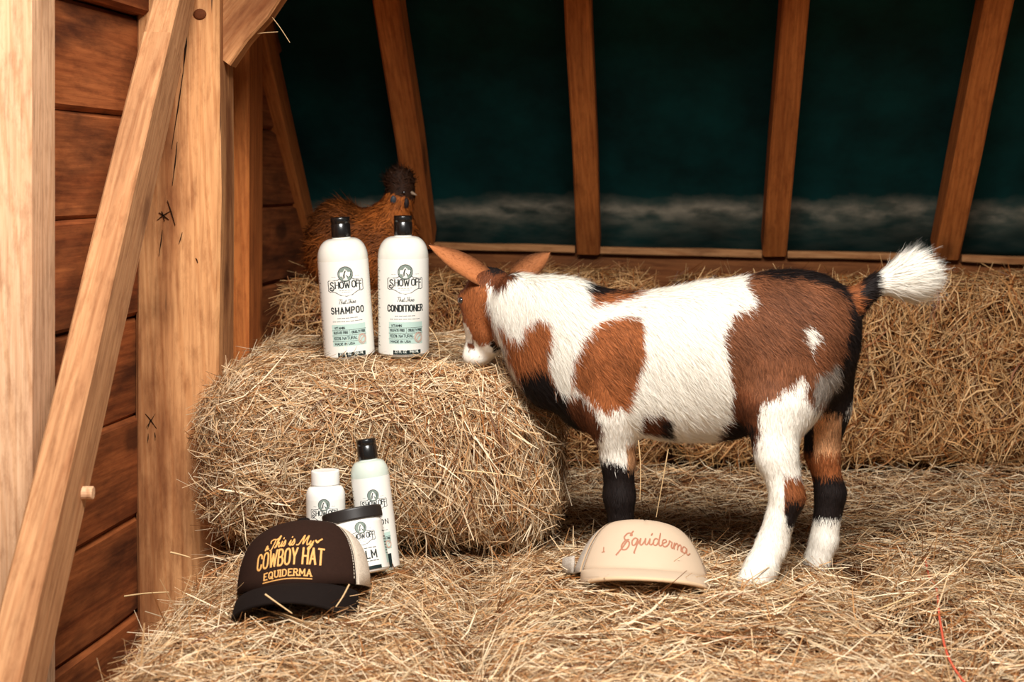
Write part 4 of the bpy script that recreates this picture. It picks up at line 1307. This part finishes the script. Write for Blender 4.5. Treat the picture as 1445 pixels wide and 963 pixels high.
            L_('seal', stroke_mesh('seal', [arc(0.0225 * f, d - 0.0925 * f, 0.0075 * f, 0.0085 * f, 0, 360, 24), arc(0.0225 * f, d - 0.0925 * f, 0.0055 * f, 0.0064 * f, 0, 360, 20), [(0.019 * f, d - 0.096 * f), (0.022 * f, d - 0.091 * f), (0.026 * f, d - 0.089 * f)]], 0.0009 * f, m3, base=0.0007), M_SEAL)
            L_('volume_panel', patch_mesh('volume_panel', rect_rows(-0.022 * f, 0.027 * f, 0.0065, d - 0.1135 * f if d - 0.1135 * f > 0.012 else 0.016), m3, 0.0004), M_PANEL)
            if product != 'LOTION': L_('volume_lettering', stroke_mesh('volume_lettering', text_strokes('32 FL OZ', -0.009 * f, 0.0095, 0.020 * f, 0.0042) + text_strokes('946 ML', 0.0145 * f, 0.0095, 0.016 * f, 0.0042), 0.0008, m3, base=0.0008), M_PALE)
            back = []
            for k in range(26): v = 0.02 + k * (lab_top - 0.03) / 26; back.append([(-Rb * 1.38, v), (-Rb * (1.22 + 0.10 * ((k * 7) % 3)), v)])
            L_('back_print', stroke_mesh('back_print', back, 0.0016, m3), M_INK2)['kind'] = 'stuff'
        else:
            t = []
            for k in range(6): t.append([((-0.021 + k * 0.007), d - 0.0175), ((-0.0165 + k * 0.007), d - 0.0175)])
            for k in range(8): t.append([((-0.021 + k * 0.0054), d - 0.036), ((-0.0175 + k * 0.0054), d - 0.036)])
            L_('fine_print', stroke_mesh('fine_print', t, 0.0016, m3), M_INK2)['kind'] = 'stuff'
            L_('product_name', stroke_mesh('product_name', text_strokes(product, 0, d - 0.032, 0.036, 0.0105, gap=0.32), 0.0024, m3), M_INK)
            L_('volume_panel', patch_mesh('volume_panel', rect_rows(-0.020, 0.024, 0.004, 0.009), m3, 0.0004), M_PANEL)
            L_('side_panel', patch_mesh('side_panel', rect_rows(0.040, 0.052, 0.010, d - 0.006), m3, 0.0004), M_MINT)
            sd = [[(0.040, d + 0.004), (0.050, d + 0.004)]] + [[(0.041, d - 0.004 - k * 0.004), (0.050, d - 0.004 - k * 0.004)] for k in range(7)]
            L_('side_print', stroke_mesh('side_print', sd, 0.0016, m3, base=0.0006), M_INK2)['kind'] = 'stuff'
    return root


YB = 2.45
bottle('shampoo_bottle', 'tall white shampoo bottle leaning left with a black cap on the hay bale', at(493.5, 504, YB), at(479.5, 306, YB - 0.005), 0.0435, 0.2415, 0.0168, 0.034, (M_PLASTIC, None), math.radians(10), 'SHAMPOO', 0.1275, 'bottle')
bottle('conditioner_bottle', 'tall upright white conditioner bottle with a black cap beside the goat\'s ear', at(570, 501, YB), at(568.5, 304, YB - 0.005), 0.0435, 0.2400, 0.0158, 0.033, (M_PLASTIC, None), math.radians(9), 'CONDITIONER', 0.1275, 'bottle')
bottle('lotion_bottle', 'pale green lotion bottle with a black cap leaning behind the round jar', at(538, 806, 2.145), at(516, 619, 2.165), 0.0290, 0.198, 0.0150, 0.030, (M_LOTION, None), math.radians(8), 'LOTION', 0.103, 'bottle')
bottle('powder_bottle', 'small all white bottle with a white cap behind the dark cap', at(461, 804, 2.155), at(459, 665, 2.165), 0.0295, 0.149, 0.0215, 0.022, (M_WHITEP, M_WHITEP), math.radians(2), '', 0.088, 'pot')
bottle('balm_jar', 'round white jar with a wide black ribbed lid beside the dark cap', at(511, 812, 2.075), at(496, 722, 2.10), 0.0415, 0.0945, 0.0442, 0.017, (M_WHITEP, M_LID), math.radians(18), 'CALM', 0.052, 'jar')


# ------------------------------------------------------------------ caps
def trucker_cap(label, mtx, a, b, Hc, cols, front_ang, brim_len, brim_drop, brim_arch, lettering, notch, strap, group=None):
    M_FRONT, M_MESH, M_BRIM, M_EDGE, M_THREAD = cols
    root = thing('trucker_cap', label, 'cap')
    root.matrix_basis = mtx
    def add(nm, me, mat, smooth=True, parent=root):
        o = bpy.data.objects.new(nm, me); COL.objects.link(o); me.materials.append(mat); o.parent = parent
        if smooth: me.polygons.foreach_set('use_smooth', np.ones(len(me.polygons), dtype=bool))
        return o
    e1, e2, taper = (0.62, 0.86, 0.0) if not strap else (0.40, 1.0, 0.20)
    def crown(al, th, off=0.0):
        r = max(math.cos(al), 0) ** e1 * (1 - taper * math.sin(al)); z = Hc * math.sin(al) ** e2
        fr = 0.5 + 0.5 * math.cos(th)
        lean = 0.16 * z * fr                                   # the tall front panel leans back a little
        p = Vector((a * r * math.sin(th), -b * r * math.cos(th) + lean, z * (0.90 + 0.10 * fr)))
        n_ = Vector((math.sin(th) * math.cos(al) / a, -math.cos(th) * math.cos(al) / b, math.sin(al) / Hc)).normalized()
        return p + n_ * off
    def panel(nm, t0, t1, mat, off=0.0, n=16, m=14, al0=0.0):
        V, Q = [], []
        for i in range(n + 1):
            th = t0 + (t1 - t0) * i / n
            for j in range(m + 1):
                s = j / m; al = al0 + (math.radians(88.5) - al0) * (1 - (1 - s) ** 1.4)
                d = off - (0.0016 if i in (0, n) else 0)
                if notch and abs(th) < 0.05 and j > m * 0.6: d -= 0.0022
                V.append(crown(al, th, d))
        for i in range(n):
            for j in range(m): k = i * (m + 1) + j; Q.append((k, k + m + 1, k + m + 2, k + 1))
        me = np_mesh(nm, np.array([tuple(v) for v in V]), np.array(Q))
        o = add(nm, me, mat); md = o.modifiers.new('thick', 'SOLIDIFY'); md.thickness = 0.0016; md.offset = -1
        return o
    fa = math.radians(front_ang)
    panel('front_panel', -fa, fa, M_FRONT, 0.0012, n=40, m=18)
    edges = [fa, fa + (2 * math.pi - 2 * fa) * 0.25, math.pi, fa + (2 * math.pi - 2 * fa) * 0.75, 2 * math.pi - fa]
    for t0, t1 in zip(edges[:-1], edges[1:]): panel('mesh_panel', t0, t1, M_MESH, 0.0, n=12, m=14)
    # seam tape and stitches beside the front panel
    for sg in (-1, 1):
        V, Q = [], []
        m = 22
        for j in range(m + 1):
            al = math.radians(86) * j / m
            for dt in (0.0, 0.05): V.append(tuple(crown(al, sg * (fa + dt), 0.0016)))
        for j in range(m): Q.append((2*j, 2*j+1, 2*j+3, 2*j+2))
        add('seam_tape', np_mesh('seam_tape', np.array(V), np.array(Q)), M_EDGE)
        V, Q = [], []
        for j in range(34):
            al0 = math.radians(3 + 80 * j / 34); al1 = al0 + math.radians(1.5)
            k = len(V)
            for al in (al0, al1):
                for dt in (-0.075, -0.062): V.append(tuple(crown(al, sg * (fa + dt), 0.0020)))
            Q.append((k, k + 1, k + 3, k + 2))
        add('stitching', np_mesh('stitching', np.array(V), np.array(Q)), M_EDGE)['kind'] = 'stuff'
    # brim
    n, m = 36, 9
    V, Q = [], []
    for i in range(n + 1):
        u = -1 + 2 * i / n
        th = u * math.radians(66)
        inner = Vector((a * math.sin(th), -b * math.cos(th), 0.001))
        reach = brim_len * (1 - abs(u) ** 3.2) ** 0.55 if abs(u) < 1 else 0
        for j in range(m + 1):
            t = j / m
            p = inner + Vector((-0.02 * reach * u, -reach, 0)) * t
            p.z -= brim_arch * u * u * (0.45 + 0.55 * t) + brim_drop * t * t
            V.append(tuple(p))
    for i in range(n):
        for j in range(m): k = i * (m + 1) + j; Q.append((k, k + 1, k + m + 2, k + m + 1))
    o = add('brim', np_mesh('brim', np.array(V), np.array(Q)), M_BRIM); md = o.modifiers.new('thick', 'SOLIDIFY'); md.thickness = 0.0045; md.offset = 0
    md = o.modifiers.new('round', 'BEVEL'); md.width = 0.0015; md.segments = 2
    rim = [V[i * (m + 1) + m] for i in range(2, n - 1)]
    RV, RQ = [], []
    for i, p in enumerate(rim):
        for k in range(6):
            an = 2 * math.pi * k / 6
            q = Vector(rim[min(i + 1, len(rim) - 1)]) - Vector(rim[max(i - 1, 0)]); q.normalize()
            x_ = q.cross(Vector((0, 0, 1))).normalized(); z_ = x_.cross(q)
            RV.append(tuple(Vector(p) + (x_ * math.cos(an) + z_ * math.sin(an)) * 0.0030))
    for i in range(len(rim) - 1):
        for k in range(6): RQ.append((i*6+k, i*6+(k+1) % 6, (i+1)*6+(k+1) % 6, (i+1)*6+k))
    add('brim_piping', np_mesh('brim_piping', np.array(RV), np.array(RQ)), M_EDGE if strap else M_BRIM)
    # button
    tp = crown(math.radians(88), 0)
    if not strap:
        me = lathe('button', [(0.0085, -0.001), (0.0092, 0.001), (0.0085, 0.0035), (0.0055, 0.0052), (0.0003, 0.0058)], 20)
        o = add('button', me, M_BRN2); o.location = (0, tp.y, tp.z + 0.0005)
    if strap:
        V, Q = [], []
        for i in range(21):
            th = math.radians(205 + 70 * i / 20); bu = 1.02 + 0.20 * math.sin(math.pi * i / 20)
            for z in (0.001, 0.024): V.append((a * bu * math.sin(th), -b * bu * math.cos(th), z))
        for i in range(20): Q.append((2*i, 2*i+2, 2*i+3, 2*i+1))
        o = add('strap', np_mesh('strap', np.array(V), np.array(Q)), M_MESH); md = o.modifiers.new('thick', 'SOLIDIFY'); md.thickness = 0.003
    def on_front(u, v, h):
        zt = Hc * 1.0
        s = min(max(v / zt, 0.0), 0.98)
        al = math.asin(s ** (1 / e2)); r = max(math.cos(al), 1e-3) ** e1 * (1 - taper * math.sin(al))
        th = math.asin(max(-0.97, min(0.97, u / (a * r))))
        return tuple(crown(al, th, 0.0014 + h))
    for nm, strokes, w, sm in lettering:
        add(nm, stroke_mesh(nm, strokes, w, on_front, raise_=0.0007, smooth=sm), M_THREAD, smooth=True)
    return root


def weave(name, col, col2, sc=900):
    m, nt, b_ = new_mat(name)
    N, L = nt.nodes.new, nt.links.new
    tc = N('ShaderNodeTexCoord')
    ch = N('ShaderNodeTexVoronoi'); ch.inputs['Scale'].default_value = sc; L(tc.outputs['Object'], ch.inputs['Vector'])
    r = N('ShaderNodeValToRGB'); L(ch.outputs['Distance'], r.inputs['Fac'])
    r.color_ramp.elements[0].position = 0.25; r.color_ramp.elements[0].color = col2; r.color_ramp.elements[1].position = 0.5; r.color_ramp.elements[1].color = col
    L(r.outputs['Color'], b_.inputs['Base Color']); b_.inputs['Roughness'].default_value = 0.7
    bp = N('ShaderNodeBump'); bp.inputs['Strength'].default_value = 0.5; bp.inputs['Distance'].default_value = 0.001
    L(ch.outputs['Distance'], bp.inputs['Height']); L(bp.outputs['Normal'], b_.inputs['Normal'])
    return m


M_BRN = plain('brown_twill', srgb(46, 29, 22), 0.9, 0.1, noise=0.25, nscale=260, bump=0.3, bscale=1500)
M_BRN2 = plain('dark_brim', srgb(24, 16, 13), 0.9, 0.15, noise=0.25, nscale=260, bump=0.3, bscale=1500)
M_CRM = weave('cream_mesh', srgb(226, 210, 190), srgb(178, 158, 136))
M_CREDGE = plain('cream_tape', srgb(222, 206, 186), 0.8, 0.2)
M_GOLD = plain('gold_thread', srgb(226, 164, 92), 0.6, 0.35, noise=0.2, nscale=900)
M_FOAM = plain('cream_foam', srgb(200, 176, 150), 0.75, 0.25, noise=0.04, nscale=40, bump=0.1, bscale=1800)
M_FOAM2 = weave('pale_mesh', srgb(196, 184, 170), srgb(150, 134, 116))
M_FEDGE = plain('cream_piping', srgb(214, 182, 146), 0.6, 0.3)
M_ROSE = plain('rose_thread', srgb(168, 112, 86), 0.6, 0.3, noise=0.15, nscale=900)


def tf(strokes, x, y, sx, sy, slant=0.0, arch=0.0, W=1.0):
    return [[(x + (a + slant * b - W / 2) * sx, y + b * sy + arch * (1 - ((a - W / 2) / (W / 2)) ** 2)) for a, b in st] for st in strokes]


EQ = [  # the cream cap's handwriting, box about 5.2 wide
    [(1.05, 1.30), (0.86, 1.02), (0.98, 0.98), (0.92, 1.16), (0.66, 1.20), (0.44, 0.98), (0.52, 0.74), (0.78, 0.70), (0.50, 0.66), (0.28, 0.34), (0.34, 0.04), (0.62, -0.02), (0.80, 0.24), (0.78, 0.52), (0.62, 0.56), (0.36, 0.20), (-0.05, -0.26)],
    [(1.42, 0.60), (1.22, 0.74), (1.02, 0.56), (1.04, 0.24), (1.22, 0.22), (1.42, 0.58), (1.34, 0.10), (1.20, -0.34), (1.24, -0.40)],
    [(1.34, 0.20), (1.52, 0.40), (1.62, 0.66), (1.58, 0.26), (1.70, 0.16), (1.90, 0.42), (1.98, 0.66), (1.96, 0.26), (2.10, 0.18), (2.26, 0.50), (2.30, 0.62), (2.28, 0.24), (2.42, 0.18), (2.58, 0.40)],
    [(2.40, 0.92), (2.46, 1.04)],
    [(2.92, 0.60), (2.72, 0.68), (2.56, 0.46), (2.60, 0.18), (2.80, 0.20), (2.98, 0.62), (3.08, 1.16), (2.98, 0.60), (2.98, 0.22), (3.12, 0.18), (3.30, 0.40), (3.52, 0.56), (3.46, 0.72), (3.28, 0.64), (3.22, 0.36), (3.34, 0.16), (3.54, 0.22), (3.72, 0.48), (3.76, 0.70), (3.86, 0.66), (3.96, 0.62), (3.90, 0.30), (3.98, 0.18), (4.08, 0.36), (4.16, 0.68), (4.12, 0.18)],
    [(4.14, 0.40), (4.32, 0.68), (4.42, 0.58), (4.38, 0.20)], [(4.40, 0.42), (4.58, 0.68), (4.68, 0.56), (4.66, 0.24), (4.78, 0.20)],
    [(5.10, 0.60), (4.92, 0.68), (4.78, 0.46), (4.82, 0.20), (5.00, 0.22), (5.14, 0.62), (5.12, 0.24), (5.24, 0.18), (5.38, 0.36)],
]
TH = [  # the dark cap's handwriting
    [(0.05, 0.62), (0.00, 0.86), (0.30, 0.98), (0.62, 0.88), (0.95, 1.06)], [(0.56, 0.90), (0.44, 0.40), (0.26, -0.08), (0.10, -0.10)],
    [(0.62, 0.02), (0.86, 0.62), (1.02, 1.12), (0.92, 1.14), (0.76, 0.50), (0.72, 0.02), (0.84, 0.36), (1.02, 0.50), (1.02, 0.10), (1.14, 0.02), (1.30, 0.30), (1.36, 0.56), (1.30, 0.12), (1.40, 0.02), (1.60, 0.40), (1.66, 0.62), (1.74, 0.30), (1.66, 0.02), (1.48, 0.04)],
    [(1.40, 0.80), (1.44, 0.88)],
    [(2.14, 0.10), (2.30, 0.54), (2.24, 0.10), (2.36, 0.02), (2.56, 0.42), (2.62, 0.62), (2.72, 0.30), (2.62, 0.02), (2.44, 0.04)], [(2.32, 0.80), (2.36, 0.88)],
    [(3.00, 0.02), (3.22, 0.06), (3.46, 0.62), (3.62, 1.02), (3.60, 0.50), (3.62, 0.10), (3.84, 0.60), (4.04, 1.00), (4.00, 0.40), (4.08, 0.06), (4.24, 0.16), (4.36, 0.50), (4.32, 0.20), (4.44, 0.08), (4.62, 0.52), (4.54, 0.00), (4.36, -0.40), (4.20, -0.32), (4.40, -0.04), (4.62, 0.10)],
]
FLK = [[(0, 0), (0.2, 0.5), (0.3, 0.4), (0.25, 0.1), (0.5, 0.2)]]
dark_letters = [
    ('script_lettering', tf(TH, 0.003, 0.0515, 0.0128, 0.0135, 0.10, 0.003, 4.7), 0.0017, True),
    ('flourish', tf(FLK, -0.0305, 0.0510, 0.010, 0.012, 0, 0, 0.5), 0.0020, True),
    ('flourish', tf([[(0, .4), (.3, 0), (.5, .3), (.9, .6)], [(.3, .1), (.45, .25)]], 0.0390, 0.0560, 0.008, 0.008, 0, 0, 0.9), 0.0022, True),
    ('block_lettering', text_strokes('COWBOY HAT', 0.002, 0.0245, 0.090, 0.0215, gap=0.26, arch=0.004), 0.0025, False),
    ('serif_lettering', text_strokes('EQUIDERMA', 0.001, 0.0105, 0.064, 0.0085, gap=0.34, arch=0.003, serif=0.11), 0.0017, False),
    ('underline', [[(-0.032, 0.0070), (0.001, 0.0097), (0.034, 0.0070)]], 0.0014, True),
]
Rot = lambda ang, ax: Matrix.Rotation(math.radians(ang), 4, ax)
trucker_cap('dark brown and cream mesh-back cap with gold lettering propped at the bale foot', Matrix.Translation(Vector((-0.289, 1.978, 0.372))) @ Rot(-7, 'Y') @ Rot(-6, 'Z') @ Rot(-22, 'X'), 0.0925, 0.090, 0.097,
            (M_BRN, M_CRM, M_BRN2, M_CREDGE, M_GOLD), 65, 0.054, 0.026, 0.024, dark_letters, False, False)
cream_letters = [
    ('script_lettering', tf(EQ, 0.005, 0.027, 0.0190, 0.0190, 0.12, 0.008, 5.2), 0.0020, True),
    ('flourish', tf([[(0, 0), (0.5, 0.1)], [(0.3, 0.1), (0.4, 1.0)]], -0.062, 0.026, 0.006, 0.007, 0, 0, 0.5), 0.0014, False),
]
trucker_cap('cream cap with rose script lettering lying in the hay before the goat\'s foreleg', Matrix.Translation(Vector((0.184, 2.03, 0.376))) @ Rot(5, 'Y') @ Rot(3, 'Z') @ Rot(-22, 'X'), 0.0975, 0.088, 0.080,
            (M_FOAM, M_FOAM2, M_FOAM, M_FEDGE, M_ROSE), 66, 0.046, 0.016, 0.002, cream_letters, True, True)

# ------------------------------------------------------------------ single stalks and twine
M_STALK = plain('pale_stalk', srgb(226, 190, 140), 0.5, 0.35, noise=0.15, nscale=200)
M_TWINE = plain('red_twine', srgb(206, 92, 66), 0.7, 0.2, noise=0.2, nscale=600)


def tube(name, pts, r, mat, parent=None, n=6, taper=0.55):
    p = np.array([tuple(q) for q in smooth_path([tuple(x) for x in pts], 5)])
    t = unit(np.gradient(p, axis=0)); up = np.array([0.3, -0.8, 0.5])
    a = unit(np.cross(t, up)); b = np.cross(t, a)
    V, Q = [], []
    for i in range(len(p)):
        rr = r * (1 - (1 - taper) * i / (len(p) - 1))
        for k in range(n): V.append(p[i] + (a[i] * math.cos(2*math.pi*k/n) + b[i] * math.sin(2*math.pi*k/n)) * rr)
    for i in range(len(p) - 1):
        for k in range(n): Q.append((i*n+k, i*n+(k+1) % n, (i+1)*n+(k+1) % n, (i+1)*n+k))
    return link(name, np_mesh(name, np.array(V), np.array(Q)), mat, parent, smooth=True)


for label, pts, r in [
    ('thin pale stalk hanging from the goat\'s belly just behind its black foreleg', [(901, 622, 2.09), (904, 660, 2.09), (903, 705, 2.09)], 0.0009),
    ('long pale stalk slanting from the goat\'s belly down behind the cream cap', [(943, 634, 2.12), (935, 680, 2.13), (926, 730, 2.14)], 0.0010),
    ('pale stalk caught on the knee brace with its end hanging over the green sheet', [(384, 24, 2.41), (396, 40, 2.40), (409, 60, 2.40)], 0.0009),
    ('horizontal stalk stuck under the knee brace in front of the stud', [(359, 48, 2.41), (376, 46, 2.40), (392, 45, 2.40)], 0.0009),
    ('bent stalk poking up beside the conditioner bottle near the goat\'s muzzle', [(606, 462, 2.40), (618, 482, 2.39), (620, 506, 2.38)], 0.0010),
    ('stout pale straw lying across the left edge of the low bale by the hewn post', [(176, 842, 2.10), (205, 838, 2.08), (238, 836, 2.06)], 0.0016),
    ('short thick straw leaning on the hay at the foot of the stacked bale', [(241, 780, 2.13), (254, 783, 2.12), (268, 787, 2.11)], 0.0017),
    ('forked straw lying over the dark cap\'s brim', [(374, 839, 1.80), (392, 852, 1.80), (412, 866, 1.80)], 0.0012),
    ('straight straw lying over the right end of the dark cap\'s brim', [(493, 825, 1.815), (484, 842, 1.81), (474, 857, 1.80)], 0.0011),
    ('pale stem lying flat on the stacked bale\'s front near its right side', [(655, 664, 2.19), (694, 668, 2.185), (734, 673, 2.185)], 0.0013),
    ('pale straight straw on the right bale pointing up and right', [(1233, 863, 1.95), (1263, 851, 1.94), (1295, 838, 1.93)], 0.0014),
]:
    P3 = [at(*q) for q in pts]
    o = tube('hay_stalk', [p - P3[0] for p in P3], r, M_STALK)
    o.location = P3[0]
    tag(o, label, 'straw', 'single stalks of hay')

red_bale = next(o for o in COL.objects if o.get('label', '').endswith('red twine'))
tw = [(0.628, 2.16), (0.604, 2.06), (0.588, 1.97), (0.560, 1.86), (0.536, 1.74), (0.530, 1.60), (0.530, 1.50)]
tube('twine', [(x, y, TZ + 0.004 + 0.008 + float(bale_disp(np.array([[x, y, TZ + 0.004]]), 106, 0.018)[0]) * 0.8) for x, y in tw], 0.0016, M_TWINE, red_bale, taper=1.0)
